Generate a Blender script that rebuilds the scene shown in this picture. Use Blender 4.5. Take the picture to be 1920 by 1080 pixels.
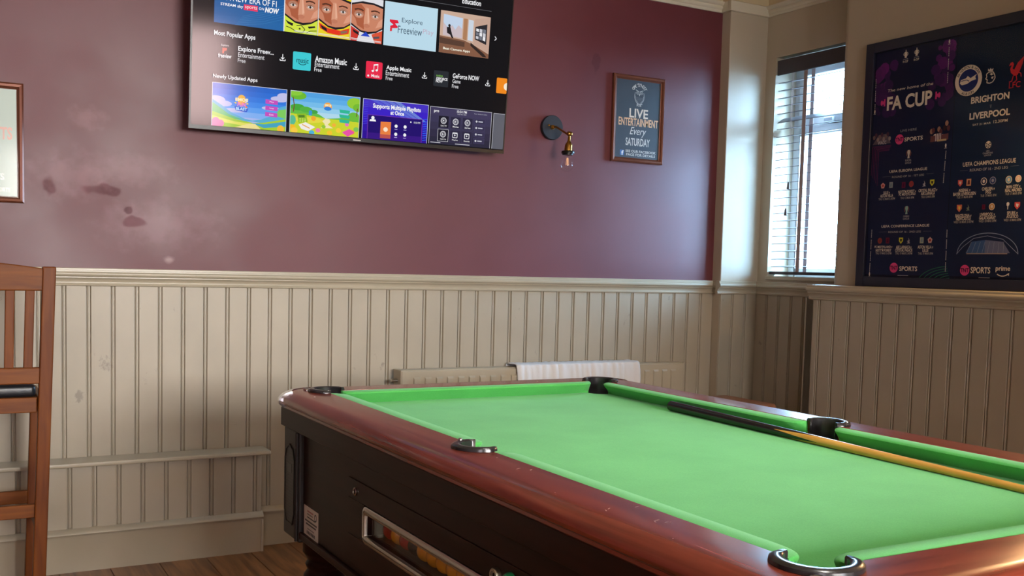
import bpy, bmesh, math, random
import numpy as np
from mathutils import Vector, Matrix

# ------------------------------------------------------------------ camera, world, light, exposure
SC = bpy.context.scene
COL = SC.collection
for o in list(bpy.data.objects):
    bpy.data.objects.remove(o)

FPX, YAW, PITCH, ROLL, DCX, DCY = 1915.73, 0.504132, 0.0707335, 0.0252476, -19.19, 96.50
CAMH = 1.25
CX, CY = 960 + DCX, 540 + DCY
_fw = np.array([math.sin(YAW) * math.cos(PITCH), math.cos(YAW) * math.cos(PITCH), -math.sin(PITCH)])
_r = np.array([math.cos(YAW), -math.sin(YAW), 0.0])
_u = np.cross(_r, _fw)
_r2 = math.cos(ROLL) * _r + math.sin(ROLL) * _u
_u2 = -math.sin(ROLL) * _r + math.cos(ROLL) * _u
CAMM = np.array([_r2, _u2, _fw])
CAMO = np.array([0, 0, CAMH])


def ray(x, y):
    return CAMM.T @ np.array([(x - CX) / FPX, -(y - CY) / FPX, 1.0])


def on_x(x, y, X):
    d = ray(x, y)
    return CAMO + d * (X / d[0])


def on_y(x, y, Y):
    d = ray(x, y)
    return CAMO + d * (Y / d[1])


def on_z(x, y, z):
    d = ray(x, y)
    return CAMO + d * ((z - CAMH) / d[2])


cam_d = bpy.data.cameras.new('camera')
cam = bpy.data.objects.new('camera', cam_d)
COL.objects.link(cam)
cam_d.sensor_fit = 'HORIZONTAL'
cam_d.sensor_width = 36.0
cam_d.lens = FPX / 1920 * 36.0
cam_d.shift_x = -DCX / 1920
cam_d.shift_y = DCY / 1920
cam_d.clip_start = 0.02
cam.matrix_world = Matrix(((_r2[0], _u2[0], -_fw[0], 0), (_r2[1], _u2[1], -_fw[1], 0),
                           (_r2[2], _u2[2], -_fw[2], CAMH), (0, 0, 0, 1)))
SC.camera = cam

W = bpy.data.worlds.new('overcast_sky')
SC.world = W
W.use_nodes = True
W.node_tree.nodes['Background'].inputs[0].default_value = (0.36, 0.66, 1.0, 1)
W.node_tree.nodes['Background'].inputs[1].default_value = 75.0

SC.view_settings.view_transform = 'Standard'
SC.view_settings.look = 'None'
SC.view_settings.gamma = 1.0
SC.view_settings.use_curve_mapping = False
SC.view_settings.exposure = 0.0
SC.cycles.max_bounces = 10
SC.cycles.diffuse_bounces = 5
SC.cycles.glossy_bounces = 4
SC.cycles.transparent_max_bounces = 12
SC.cycles.sample_clamp_indirect = 6.0


def portal(name, loc, rot, sx, sy):
    l = bpy.data.lights.new(name, 'AREA')
    l.shape = 'RECTANGLE'
    l.size, l.size_y = sx, sy
    l.cycles.is_portal = True
    o = bpy.data.objects.new(name, l)
    COL.objects.link(o)
    o.location = loc
    o.rotation_euler = rot
    return o


# the room's windows let the daylight in
portal('alcove_window_daylight', (4.235, 3.951, 1.83), (0, math.radians(90), 0), 1.2, 0.6)


def window_light(name, loc, rot, sx, sy, power, col):
    l = bpy.data.lights.new(name, 'AREA')
    l.shape = 'RECTANGLE'
    l.size, l.size_y = sx, sy
    l.energy = power
    l.color = col
    o = bpy.data.objects.new(name, l)
    COL.objects.link(o)
    o.location = loc
    o.rotation_euler = rot
    return o


window_light('unseen_rear_daylight', (1.795, -3.70, 1.84), (math.radians(90), 0, 0), 2.43, 1.20, 500, (1.0, 0.97, 0.92))
window_light('unseen_rear_daylight', (-1.80, -3.70, 1.84), (math.radians(90), 0, 0), 1.54, 1.20, 36, (1.0, 0.97, 0.92))  # unseen left window added to fill the table's shadow on the boards

# ------------------------------------------------------------------ helpers
WL = {}


def lin(c):
    out = []
    for v in c[:3]:
        v = v / 255.0
        out.append(v / 12.92 if v <= 0.04045 else ((v + 0.055) / 1.055) ** 2.4)
    return (*out, 1.0)


def tag(o, label=None, cat=None, group=None, kind=None):
    if label:
        o['label'] = label
    if cat:
        o['category'] = cat
    if group:
        o['group'] = group
    if kind:
        o['kind'] = kind
    return o


def empty(name, loc, label=None, cat=None, group=None, kind=None):
    o = bpy.data.objects.new(name, None)
    o.empty_display_size = 0.1
    COL.objects.link(o)
    o.location = loc
    WL[o] = Vector(loc)
    return tag(o, label, cat, group, kind)


def link_mesh(name, me, mat=None, parent=None, origin=(0, 0, 0)):
    """me already holds coordinates relative to origin (world)"""
    if mat is not None and len(me.materials) == 0:
        me.materials.append(mat)
    o = bpy.data.objects.new(name, me)
    COL.objects.link(o)
    WL[o] = Vector(origin)
    if parent is not None:
        o.parent = parent
        o.location = Vector(origin) - WL[parent]
    else:
        o.location = origin
    return o


class MB:
    def __init__(self):
        self.v, self.f, self.mi = [], [], []

    def add(self, vs, fs, mi=0):
        n = len(self.v)
        self.v += [tuple(map(float, p)) for p in vs]
        self.f += [tuple(i + n for i in q) for q in fs]
        self.mi += [mi] * len(fs)
        return self

    def box(self, x0, x1, y0, y1, z0, z1, mi=0):
        vs = [(x, y, z) for z in (z0, z1) for y in (y0, y1) for x in (x0, x1)]
        return self.add(vs, [(0, 2, 3, 1), (4, 5, 7, 6), (0, 1, 5, 4), (2, 6, 7, 3), (0, 4, 6, 2), (1, 3, 7, 5)], mi)

    def prism(self, poly, fn, a0, a1, mi=0, cap=True):
        """poly of (p,q); fn(p,q,a) -> xyz"""
        n = len(poly)
        vs = [fn(p, q, a0) for p, q in poly] + [fn(p, q, a1) for p, q in poly]
        fs = [(i, (i + 1) % n, n + (i + 1) % n, n + i) for i in range(n)]
        if cap:
            fs += [tuple(range(n - 1, -1, -1)), tuple(range(n, 2 * n))]
        return self.add(vs, fs, mi)

    def rings(self, rings, closed=True, cap=True, mi=0):
        n = len(rings[0])
        vs = [p for r in rings for p in r]
        fs = []
        m = n if closed else n - 1
        for k in range(len(rings) - 1):
            for i in range(m):
                j = (i + 1) % n
                fs.append((k * n + i, k * n + j, (k + 1) * n + j, (k + 1) * n + i))
        if cap and closed:
            fs.append(tuple(range(n - 1, -1, -1)))
            fs.append(tuple(range((len(rings) - 1) * n, len(rings) * n)))
        return self.add(vs, fs, mi)

    def lathe(self, prof, c, n=24, axis='z', a0=0.0, a1=2 * math.pi, closed=True, mi=0, cap=True):
        """prof of (r,h)"""
        full = abs(a1 - a0 - 2 * math.pi) < 1e-6
        rr = []
        cnt = n if full else n + 1
        for r, h in prof:
            ring = []
            for i in range(cnt):
                a = a0 + (a1 - a0) * i / n
                p, q = r * math.cos(a), r * math.sin(a)
                if axis == 'z':
                    ring.append((c[0] + p, c[1] + q, c[2] + h))
                elif axis == 'x':
                    ring.append((c[0] + h, c[1] + p, c[2] + q))
                else:
                    ring.append((c[0] + p, c[1] + h, c[2] + q))
            rr.append(ring)
        return self.rings(rr, closed=full, cap=cap, mi=mi)

    def tube(self, pts, r, n=10, mi=0):
        pts = [Vector(p) for p in pts]
        rs = r if isinstance(r, (list, tuple)) else [r] * len(pts)
        rr = []
        up = None
        for i, p in enumerate(pts):
            t = (pts[min(i + 1, len(pts) - 1)] - pts[max(i - 1, 0)]).normalized()
            if up is None:
                up = Vector((0, 0, 1)) if abs(t.z) < 0.9 else Vector((1, 0, 0))
            s = t.cross(up).normalized()
            up = s.cross(t).normalized()
            rr.append([tuple(p + rs[i] * (math.cos(2 * math.pi * k / n) * s + math.sin(2 * math.pi * k / n) * up)) for k in range(n)])
        return self.rings(rr, mi=mi)

    def build(self, name, mat, parent=None, bevel=0.0, seg=2, smooth=False, origin=None, label=None):
        v = np.array(self.v)
        if origin is None:
            lo, hi = v.min(0), v.max(0)
            origin = ((lo[0] + hi[0]) / 2, (lo[1] + hi[1]) / 2, lo[2])
        origin = tuple(float(t) for t in origin)
        me = bpy.data.meshes.new(name)
        me.from_pydata([tuple(p) for p in (v - np.array(origin))], [], self.f)
        mats = mat if isinstance(mat, (list, tuple)) else [mat]
        for m in mats:
            me.materials.append(m)
        if len(mats) > 1:
            me.polygons.foreach_set('material_index', self.mi)
        bm = bmesh.new()
        bm.from_mesh(me)
        bmesh.ops.remove_doubles(bm, verts=bm.verts, dist=1e-6)
        bmesh.ops.recalc_face_normals(bm, faces=bm.faces)
        if bevel > 0:
            es = [e for e in bm.edges if len(e.link_faces) == 2 and e.calc_face_angle(0) > 0.5]
            bmesh.ops.bevel(bm, geom=es, offset=bevel, segments=seg, profile=0.5, affect='EDGES', clamp_overlap=True)
        bm.to_mesh(me)
        bm.free()
        if smooth:
            me.shade_smooth()
            me.set_sharp_from_angle(angle=math.radians(40))
        me.update()
        o = link_mesh(name, me, None, parent, origin)
        if label:
            o['label'] = label
        return o


def twin(src, name, parent, world_origin):
    """another object sharing the mesh"""
    o = bpy.data.objects.new(name, src.data)
    COL.objects.link(o)
    WL[o] = Vector(world_origin)
    if parent is not None:
        o.parent = parent
        o.location = Vector(world_origin) - WL[parent]
    else:
        o.location = world_origin
    return o


def bool_diff(o, cutters):
    """subtract MB cutters from object o"""
    cut = []
    for mb in cutters:
        c = mb.build('cutter', None, origin=(0, 0, 0))
        c.data.materials.clear()
        cut.append(c)
        m = o.modifiers.new('b', 'BOOLEAN')
        m.operation = 'DIFFERENCE'
        m.solver = 'EXACT'
        m.object = c
    dg = bpy.context.evaluated_depsgraph_get()
    dg.update()
    me = bpy.data.meshes.new_from_object(o.evaluated_get(dg))
    o.modifiers.clear()
    o.data = me
    for c in cut:
        bpy.data.objects.remove(c)
    return o


# ------------------------------------------------------------------ materials
MATS = {}


def new_mat(name):
    m = bpy.data.materials.new(name)
    m.use_nodes = True
    nt = m.node_tree
    b = nt.nodes['Principled BSDF']
    MATS[name] = m
    return m, nt, b


def N(nt, t, **kw):
    n = nt.nodes.new(t)
    for k, v in kw.items():
        setattr(n, k, v)
    return n


def pos_map(nt, scale=(1, 1, 1), rot=(0, 0, 0)):
    g = N(nt, 'ShaderNodeNewGeometry')
    mp = N(nt, 'ShaderNodeMapping')
    mp.inputs['Scale'].default_value = scale
    mp.inputs['Rotation'].default_value = rot
    nt.links.new(g.outputs['Position'], mp.inputs['Vector'])
    return mp.outputs[0]


def paint(name, col, rough=0.5, spec=0.5, metal=0.0, var=0.0, vscale=3.0, bump=0.0, bscale=40.0, rvar=0.0, coat=0.0, col2=None):
    m, nt, b = new_mat(name)
    b.inputs['Base Color'].default_value = lin(col)
    b.inputs['Roughness'].default_value = rough
    b.inputs['Metallic'].default_value = metal
    b.inputs['Specular IOR Level'].default_value = spec
    b.inputs['Coat Weight'].default_value = coat
    b.inputs['Coat Roughness'].default_value = 0.15
    if var > 0 or rvar > 0:
        no = N(nt, 'ShaderNodeTexNoise')
        no.inputs['Scale'].default_value = vscale
        no.inputs['Detail'].default_value = 6
        nt.links.new(pos_map(nt), no.inputs['Vector'])
        if var > 0:
            cr = N(nt, 'ShaderNodeValToRGB')
            cr.color_ramp.elements[0].position = 0.3
            cr.color_ramp.elements[1].position = 0.7
            c2 = col2 or tuple(max(0, c * (1 - var)) for c in col)
            cr.color_ramp.elements[0].color = lin(c2)
            cr.color_ramp.elements[1].color = lin(col)
            nt.links.new(no.outputs[0], cr.inputs[0])
            nt.links.new(cr.outputs[0], b.inputs['Base Color'])
        if rvar > 0:
            mr = N(nt, 'ShaderNodeMapRange')
            mr.inputs[1].default_value, mr.inputs[2].default_value = 0.3, 0.7
            mr.inputs[3].default_value, mr.inputs[4].default_value = max(0.02, rough - rvar), min(1, rough + rvar)
            nt.links.new(no.outputs[0], mr.inputs[0])
            nt.links.new(mr.outputs[0], b.inputs['Roughness'])
    if bump > 0:
        n2 = N(nt, 'ShaderNodeTexNoise')
        n2.inputs['Scale'].default_value = bscale
        n2.inputs['Detail'].default_value = 4
        nt.links.new(pos_map(nt), n2.inputs['Vector'])
        bp = N(nt, 'ShaderNodeBump')
        bp.inputs['Strength'].default_value = bump
        bp.inputs['Distance'].default_value = 0.002
        nt.links.new(n2.outputs[0], bp.inputs['Height'])
        nt.links.new(bp.outputs[0], b.inputs['Normal'])
    return m


def wood(name, c1, c2, rough=0.35, stretch=(30, 2, 30), scale=2.0, bump=0.05, coat=0.0, spec=0.5):
    m, nt, b = new_mat(name)
    no = N(nt, 'ShaderNodeTexNoise')
    no.inputs['Scale'].default_value = scale
    no.inputs['Detail'].default_value = 8
    no.inputs['Distortion'].default_value = 0.6
    nt.links.new(pos_map(nt, stretch), no.inputs['Vector'])
    cr = N(nt, 'ShaderNodeValToRGB')
    cr.color_ramp.elements[0].position, cr.color_ramp.elements[1].position = 0.32, 0.68
    cr.color_ramp.elements[0].color, cr.color_ramp.elements[1].color = lin(c1), lin(c2)
    nt.links.new(no.outputs[0], cr.inputs[0])
    nt.links.new(cr.outputs[0], b.inputs['Base Color'])
    b.inputs['Roughness'].default_value = rough
    b.inputs['Specular IOR Level'].default_value = spec
    b.inputs['Coat Weight'].default_value = coat
    b.inputs['Coat Roughness'].default_value = 0.12
    if bump:
        bp = N(nt, 'ShaderNodeBump')
        bp.inputs['Strength'].default_value = bump
        bp.inputs['Distance'].default_value = 0.002
        nt.links.new(no.outputs[0], bp.inputs['Height'])
        nt.links.new(bp.outputs[0], b.inputs['Normal'])
    return m


def glass(name, tint=(1, 1, 1), rough=0.02, f0=0.03):
    m, nt, b = new_mat(name)
    nt.nodes.remove(b)
    out = nt.nodes['Material Output']
    tr = N(nt, 'ShaderNodeBsdfTransparent')
    tr.inputs[0].default_value = (*tint, 1)
    gl = N(nt, 'ShaderNodeBsdfGlossy')
    gl.inputs['Roughness'].default_value = rough
    lw = N(nt, 'ShaderNodeLayerWeight')
    lw.inputs[0].default_value = 0.5
    pw = N(nt, 'ShaderNodeMath', operation='POWER')
    pw.inputs[1].default_value = 5.0
    nt.links.new(lw.outputs['Facing'], pw.inputs[0])
    fr = N(nt, 'ShaderNodeMath', operation='MULTIPLY_ADD')
    fr.inputs[1].default_value = 0.9
    fr.inputs[2].default_value = f0
    nt.links.new(pw.outputs[0], fr.inputs[0])
    mx = N(nt, 'ShaderNodeMixShader')
    nt.links.new(fr.outputs[0], mx.inputs[0])
    nt.links.new(tr.outputs[0], mx.inputs[1])
    nt.links.new(gl.outputs[0], mx.inputs[2])
    nt.links.new(mx.outputs[0], out.inputs[0])
    return m


def printed(name, rough=0.4, emit=0.0, spec=0.5):
    """flat colour print from the mesh's own colour attribute"""
    m, nt, b = new_mat(name)
    at = N(nt, 'ShaderNodeAttribute', attribute_name='Col')
    b.inputs['Roughness'].default_value = rough
    b.inputs['Specular IOR Level'].default_value = spec
    if emit > 0:
        b.inputs['Base Color'].default_value = (0.004, 0.004, 0.005, 1)
        nt.links.new(at.outputs[0], b.inputs['Emission Color'])
        b.inputs['Emission Strength'].default_value = emit
    else:
        nt.links.new(at.outputs[0], b.inputs['Base Color'])
    return m

# ------------------------------------------------------------------ flat print: coloured shapes and lettering on a plane
_TXT = {}


def text_poly(s, bold=0.0, shear=0.0, sx=1.0):
    key = (s, bold, shear)
    if key not in _TXT:
        cu = bpy.data.curves.new('t', 'FONT')
        cu.body = s
        cu.size = 1.0
        cu.offset = bold
        cu.shear = shear
        cu.resolution_u = 3
        cu.fill_mode = 'FRONT'
        ob = bpy.data.objects.new('t', cu)
        me = ob.to_mesh()
        vs = np.array([tuple(v.co)[:2] for v in me.vertices]) if len(me.vertices) else np.zeros((0, 2))
        fs = [tuple(p.vertices) for p in me.polygons]
        ob.to_mesh_clear()
        bpy.data.objects.remove(ob)
        bpy.data.curves.remove(cu)
        _TXT[key] = (vs, fs)
    return _TXT[key]


class Canvas:
    """fn(u,v,h) -> world point; h is height above the sheet"""

    def __init__(self, fn, step=0.00012):
        self.fn, self.step = fn, step
        self.v, self.f, self.c, self.lay = [], [], [], 0
        self.text_lay = None

    def poly(self, pts, col, fs=None, up=True):
        if up:
            self.lay += 1
        h = self.lay * self.step
        n = len(self.v)
        self.v += [tuple(self.fn(u, v, h)) for u, v in pts]
        for f in (fs or [tuple(range(len(pts)))]):
            self.f.append(tuple(i + n for i in f))
            self.c.append(lin(col))

    def rect(self, u0, v0, u1, v1, col):
        self.poly([(u0, v0), (u1, v0), (u1, v1), (u0, v1)], col)

    def grad(self, u0, v0, u1, v1, cb, ct, n=8):
        self.lay += 1
        for k in range(n):
            a, b = v0 + (v1 - v0) * k / n, v0 + (v1 - v0) * (k + 1) / n
            t = (k + .5) / n
            self.poly([(u0, a), (u1, a), (u1, b), (u0, b)], tuple(p * (1 - t) + q * t for p, q in zip(cb, ct)), up=False)

    def rrect(self, u0, v0, u1, v1, r, col):
        pts = []
        for cx, cy, a in ((u1 - r, v1 - r, 0), (u0 + r, v1 - r, 90), (u0 + r, v0 + r, 180), (u1 - r, v0 + r, 270)):
            pts += [(cx + r * math.cos(math.radians(a + t)), cy + r * math.sin(math.radians(a + t))) for t in (0, 30, 60, 90)]
        self.poly(pts, col)

    def ell(self, cu, cv, ru, rv, col, n=20, a0=0, a1=360):
        self.poly([(cu + ru * math.cos(math.radians(a0 + (a1 - a0) * k / n)), cv + rv * math.sin(math.radians(a0 + (a1 - a0) * k / n))) for k in range(n + (0 if a1 - a0 == 360 else 1))], col)

    def ring(self, cu, cv, ru, rv, w, col, n=24, a0=0, a1=360):
        self.lay += 1
        P = lambda k, s: (cu + (ru - s) * math.cos(math.radians(a0 + (a1 - a0) * k / n)), cv + (rv - s) * math.sin(math.radians(a0 + (a1 - a0) * k / n)))
        for k in range(n):
            self.poly([P(k, 0), P(k + 1, 0), P(k + 1, w), P(k, w)], col, up=False)

    def line(self, pts, w, col):
        self.lay += 1
        for (a, b), (c, d) in zip(pts[:-1], pts[1:]):
            L = math.hypot(c - a, d - b) or 1
            nx, ny = -(d - b) / L * w / 2, (c - a) / L * w / 2
            self.poly([(a - nx, b - ny), (c - nx, d - ny), (c + nx, d + ny), (a + nx, b + ny)], col, up=False)

    def text(self, s, box, col, bold=0.012, shear=0.0):
        """lettering fitted to box (u0,v0,u1,v1)"""
        vs, fs = text_poly(s, bold, shear)
        if len(vs) == 0:
            return
        lo, hi = vs.min(0), vs.max(0)
        q = (vs - lo) / (hi - lo)
        u0, v0, u1, v1 = box
        keep = self.lay
        if self.text_lay:
            self.lay = self.text_lay
        self.poly([(u0 + a * (u1 - u0), v0 + b * (v1 - v0)) for a, b in q], col, fs)
        if self.text_lay:
            self.lay = keep

    def arc_text(self, s, cu, cv, r, h, a0, a1, col, inward=False, bold=0.01):
        n = len(s)
        for k, ch in enumerate(s):
            if ch == ' ':
                continue
            a = math.radians(a0 + (a1 - a0) * (k + .5) / n)
            vs, fs = text_poly(ch, bold)
            lo, hi = vs.min(0), vs.max(0)
            wd = (hi[0] - lo[0]) * h / 0.72
            sgn = -1 if inward else 1
            pts = []
            for x, y in vs:
                x = (x - (lo[0] + hi[0]) / 2) * h / 0.72
                y = (y - 0.36) * h / 0.72
                rr = r + sgn * y
                aa = a - sgn * x / r
                pts.append((cu + rr * math.cos(aa), cv + rr * math.sin(aa)))
            self.poly(pts, col, fs)

    def build(self, name, mat, parent, label=None):
        v = np.array(self.v)
        lo, hi = v.min(0), v.max(0)
        origin = tuple(float(t) for t in (lo + hi) / 2)
        me = bpy.data.meshes.new(name)
        me.from_pydata([tuple(p) for p in v - np.array(origin)], [], self.f)
        me.materials.append(mat)
        ca = me.color_attributes.new('Col', 'FLOAT_COLOR', 'CORNER')
        buf = []
        for f, c in zip(self.f, self.c):
            buf += list(c) * len(f)
        ca.data.foreach_set('color', buf)
        o = link_mesh(name, me, None, parent, origin)
        if label:
            o['label'] = label
        return o

# ------------------------------------------------------------------ the room's materials
def purple_wall():
    m, nt, b = new_mat('plum_satin_paint')
    P = pos_map(nt)
    no = N(nt, 'ShaderNodeTexNoise')
    no.inputs['Scale'].default_value = 2.2
    no.inputs['Detail'].default_value = 5
    nt.links.new(P, no.inputs['Vector'])
    cr = N(nt, 'ShaderNodeValToRGB')
    cr.color_ramp.elements[0].position, cr.color_ramp.elements[1].position = 0.35, 0.7
    cr.color_ramp.elements[0].color, cr.color_ramp.elements[1].color = lin((92, 36, 45)), lin((102, 44, 52))
    nt.links.new(no.outputs[0], cr.inputs[0])
    last = cr.outputs[0]
    sep = N(nt, 'ShaderNodeSeparateXYZ')
    nt.links.new(P, sep.inputs[0])
    n2 = N(nt, 'ShaderNodeTexNoise')
    n2.inputs['Scale'].default_value = 20
    n2.inputs['Detail'].default_value = 4
    nt.links.new(P, n2.inputs['Vector'])

    def mth(op, a, bb):
        k = N(nt, 'ShaderNodeMath', operation=op)
        for i, t in enumerate((a, bb)):
            if isinstance(t, (int, float)):
                k.inputs[i].default_value = t
            else:
                nt.links.new(t, k.inputs[i])
        return k.outputs[0]
    dark = 0.0
    # scuffs and rubbed marks seen on the paint
    for px, py, rx, rz, col in ((90, 345, .03, .03, (78, 32, 42)), (200, 357, .07, .022, (82, 36, 44)), (240, 394, .014, .014, (58, 24, 30)),
                                (250, 415, .04, .02, (84, 38, 48)), (70, 398, .05, .03, (92, 44, 52)), (270, 205, .09, .05, (92, 46, 54)),
                                (316, 487, .014, .01, (190, 160, 160)), (165, 222, .05, .03, (142, 96, 102)), (1118, 118, .02, .05, (74, 30, 42)),
                                (130, 330, .12, .06, (134, 88, 96)), (300, 420, .16, .07, (132, 84, 94)), (230, 320, .14, .05, (130, 82, 90))):
        c = on_y(px, py, 4.385)
        dx = mth('DIVIDE', mth('SUBTRACT', sep.outputs[0], float(c[0])), rx)
        dz = mth('DIVIDE', mth('SUBTRACT', sep.outputs[2], float(c[2])), rz)
        d = mth('SQRT', mth('ADD', mth('MULTIPLY', dx, dx), mth('MULTIPLY', dz, dz)), 0.0)
        d = mth('ADD', d, mth('MULTIPLY', mth('SUBTRACT', n2.outputs[0], 0.5), 2.8))
        mr = N(nt, 'ShaderNodeMapRange', interpolation_type='SMOOTHSTEP')
        soft = 0.3 if rx < 0.08 and col[0] < 90 else 0.9
        mr.inputs[1].default_value, mr.inputs[2].default_value = 1.0 + soft, 1.0 - soft
        mr.inputs[3].default_value, mr.inputs[4].default_value = 0.0, 0.5
        nt.links.new(d, mr.inputs[0])
        mx = N(nt, 'ShaderNodeMix', data_type='RGBA')
        mx.inputs[7].default_value = lin(col)
        nt.links.new(mr.outputs[0], mx.inputs[0])
        nt.links.new(last, mx.inputs[6])
        last = mx.outputs[2]
        if col[0] < 90:
            dark = mth('MAXIMUM', mr.outputs[0], dark)
    nt.links.new(last, b.inputs['Base Color'])
    mr = N(nt, 'ShaderNodeMapRange')
    mr.inputs[1].default_value, mr.inputs[2].default_value = 0.3, 0.7
    mr.inputs[3].default_value, mr.inputs[4].default_value = 0.42, 0.56
    nt.links.new(no.outputs[0], mr.inputs[0])
    nt.links.new(mth('ADD', mr.outputs[0], mth('MULTIPLY', dark, 0.2)), b.inputs['Roughness'])
    b.inputs['Specular IOR Level'].default_value = 0.6
    nt.links.new(mth('SUBTRACT', 0.6, mth('MULTIPLY', dark, 0.22)), b.inputs['Specular IOR Level'])
    n3 = N(nt, 'ShaderNodeTexNoise')
    n3.inputs['Scale'].default_value = 9
    n3.inputs['Detail'].default_value = 3
    nt.links.new(P, n3.inputs['Vector'])
    bp = N(nt, 'ShaderNodeBump')
    bp.inputs['Strength'].default_value = 0.10
    bp.inputs['Distance'].default_value = 0.003
    nt.links.new(n3.outputs[0], bp.inputs['Height'])
    nt.links.new(bp.outputs[0], b.inputs['Normal'])
    return m


def scuffed_cream():
    m = paint('cream_eggshell_paint', (178, 168, 148), rough=0.42, spec=0.5, var=0.07, vscale=2.5, bump=0.12, bscale=30)
    nt = m.node_tree
    b = nt.nodes['Principled BSDF']
    src = b.inputs['Base Color'].links[0].from_socket
    no = N(nt, 'ShaderNodeTexNoise')
    no.inputs['Scale'].default_value = 10
    no.inputs['Detail'].default_value = 7
    no.inputs['Roughness'].default_value = 0.65
    nt.links.new(pos_map(nt, (1.0, 1.0, 0.8)), no.inputs['Vector'])
    mr = N(nt, 'ShaderNodeMapRange')
    mr.inputs[1].default_value, mr.inputs[2].default_value = 0.655, 0.70
    mr.inputs[3].default_value, mr.inputs[4].default_value = 0.0, 0.55
    nt.links.new(no.outputs[0], mr.inputs[0])
    mx = N(nt, 'ShaderNodeMix', data_type='RGBA')
    mx.inputs[7].default_value = lin((112, 106, 96))
    nt.links.new(mr.outputs[0], mx.inputs[0])
    nt.links.new(src, mx.inputs[6])
    nt.links.new(mx.outputs[2], b.inputs['Base Color'])
    return m


M_PLUM = purple_wall()
M_CREAM = scuffed_cream()
M_TRIM = paint('cream_gloss_trim', (182, 172, 150), rough=0.3, var=0.05, vscale=4)
M_BEIGE = paint('beige_plaster', (186, 172, 150), rough=0.5, var=0.04, vscale=3, bump=0.15, bscale=60)
M_CORN = paint('cornice_paint', (214, 204, 182), rough=0.5, var=0.04)
M_CEIL = paint('ceiling_paint', (206, 186, 148), rough=0.7, var=0.04)
M_PVC = paint('white_window_frame', (225, 228, 230), rough=0.3)
M_GLASS = glass('clear_glass')
M_FLOOR = wood('oak_floorboards', (96, 58, 30), (158, 106, 60), rough=0.38, stretch=(14, 1.2, 14), scale=2.2, bump=0.1)
M_FLOORGAP = paint('dark_floor_gap', (40, 26, 16), rough=0.8)

YB = 4.385      # plum wall face
YBD = 4.375     # board faces
XP0, YP = 3.735, 4.31   # pillar
XA = 4.0        # alcove (window) wall
XR, XRL = 3.806, 3.70   # right wall above and below the ledge
YRE = 3.60      # far end of the right wall
XL, YR, ZC = -3.4, -3.5, 2.86

# ------------------------------------------------------------------ floor
mb = MB().box(XL, 4.3, YR, 4.6, -0.12, -0.012)
floor = tag(mb.build('floor', M_FLOORGAP), kind='structure')
PW, PL = 0.19, 2.05
proto = None
ix = 0
x = XL
while x < 4.0:
    off = [0.0, 0.7, 1.35][ix % 3]
    y = YR - off
    while y < 4.38:
        y0, y1 = max(y, YR), min(y + PL, 4.38)
        if y1 - y0 > 0.02 and y1 > -0.5:
            full = abs((y1 - y0) - PL) < 1e-6
            if full and proto is not None:
                twin(proto, 'plank', floor, (x + PW / 2, (y0 + y1) / 2, -0.012))
            else:
                p = MB().box(x + .0012, x + PW - .0012, y0 + .0012, y1 - .0012, -0.012, 0.0).build('plank', M_FLOOR, floor, bevel=0.0015, seg=1,
                                                                                                   origin=(x + PW / 2, (y0 + y1) / 2, -0.012))
                if full:
                    proto = p
        y += PL
    x += PW
    ix += 1

# ------------------------------------------------------------------ wall slabs
wall_back = tag(MB().box(XL - .2, 4.3, YB, YB + .2, 0, ZC).build('wall_back', M_PLUM), kind='structure')
wall_pillar = tag(MB().box(XP0, 4.05, YP + .008, YB + .02, 0, ZC).build('wall_pillar', M_BEIGE, bevel=0.004), kind='structure')
OY0, OY1, OZ0, OZ1 = 3.66, 4.242, 1.235, 2.42
mb = MB()
XA1 = 4.25
mb.box(XA, XA1, YRE - .3, OY0, 0, ZC).box(XA, XA1, OY1, YB + .1, 0, ZC).box(XA, XA1, OY0, OY1, 0, OZ0).box(XA, XA1, OY0, OY1, OZ1, ZC)
wall_alcove = tag(mb.build('wall_alcove', M_BEIGE), kind='structure')
# right wall with a rounded plaster corner towards the window
R = 0.045
poly = [(4.25, YR), (XR, YR), (XR, YRE - R)] + [(XR + R - R * math.cos(t), YRE - R + R * math.sin(t)) for t in [math.radians(a) for a in range(10, 91, 10)]] + [(4.0, YRE), (4.25, YRE)]
mb = MB().prism(poly, lambda p, q, a: (p, q, a), 1.14, ZC)
mb.box(XRL + .012, 4.25, YR, YRE, 0, 1.14)
wall_right = tag(mb.build('wall_right', M_BEIGE, smooth=True), kind='structure')
wall_left = tag(MB().box(XL - .2, XL, YR - .2, YB, 0, ZC).build('wall_left', M_PLUM), kind='structure')
RW = [(0.55, 3.04), (-2.60, -1.0)]  # second opening is an added window for the left fill
mb = MB()
for a, b_ in ((XL - .2, -2.60), (-1.0, 0.55), (3.04, 4.25)):
    mb.box(a, b_, YR - .22, YR, 0, ZC)
for a, b_ in RW:
    mb.box(a, b_, YR - .22, YR, 0, 1.22).box(a, b_, YR - .22, YR, 2.46, ZC)
wall_rear = tag(mb.build('wall_rear', M_BEIGE), kind='structure')
wall_light_block = tag(MB().box(2.33, XR, -0.42, -0.30, 0, ZC).build('wall_light_block', M_PLUM), kind='structure')  # unseen wall added to keep the rear window's light off the right wall
ceiling = tag(MB().box(XL - .2, 4.3, YR - .2, YB + .2, ZC, ZC + .12).build('ceiling', M_CEIL), kind='structure')

# ------------------------------------------------------------------ tongue and groove boards
PITCH_B = 0.092
BP = [(0.0, 0.009), (0.0022, 0.0015), (0.0040, 0.0), (0.0740, 0.0), (0.0758, 0.0015), (0.0768, 0.009), (0.0790, 0.009), (0.0800, 0.0025), (0.0828, 0.0005), (0.0856, 0.0025), (0.0868, 0.009), (0.092, 0.009)]


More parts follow.
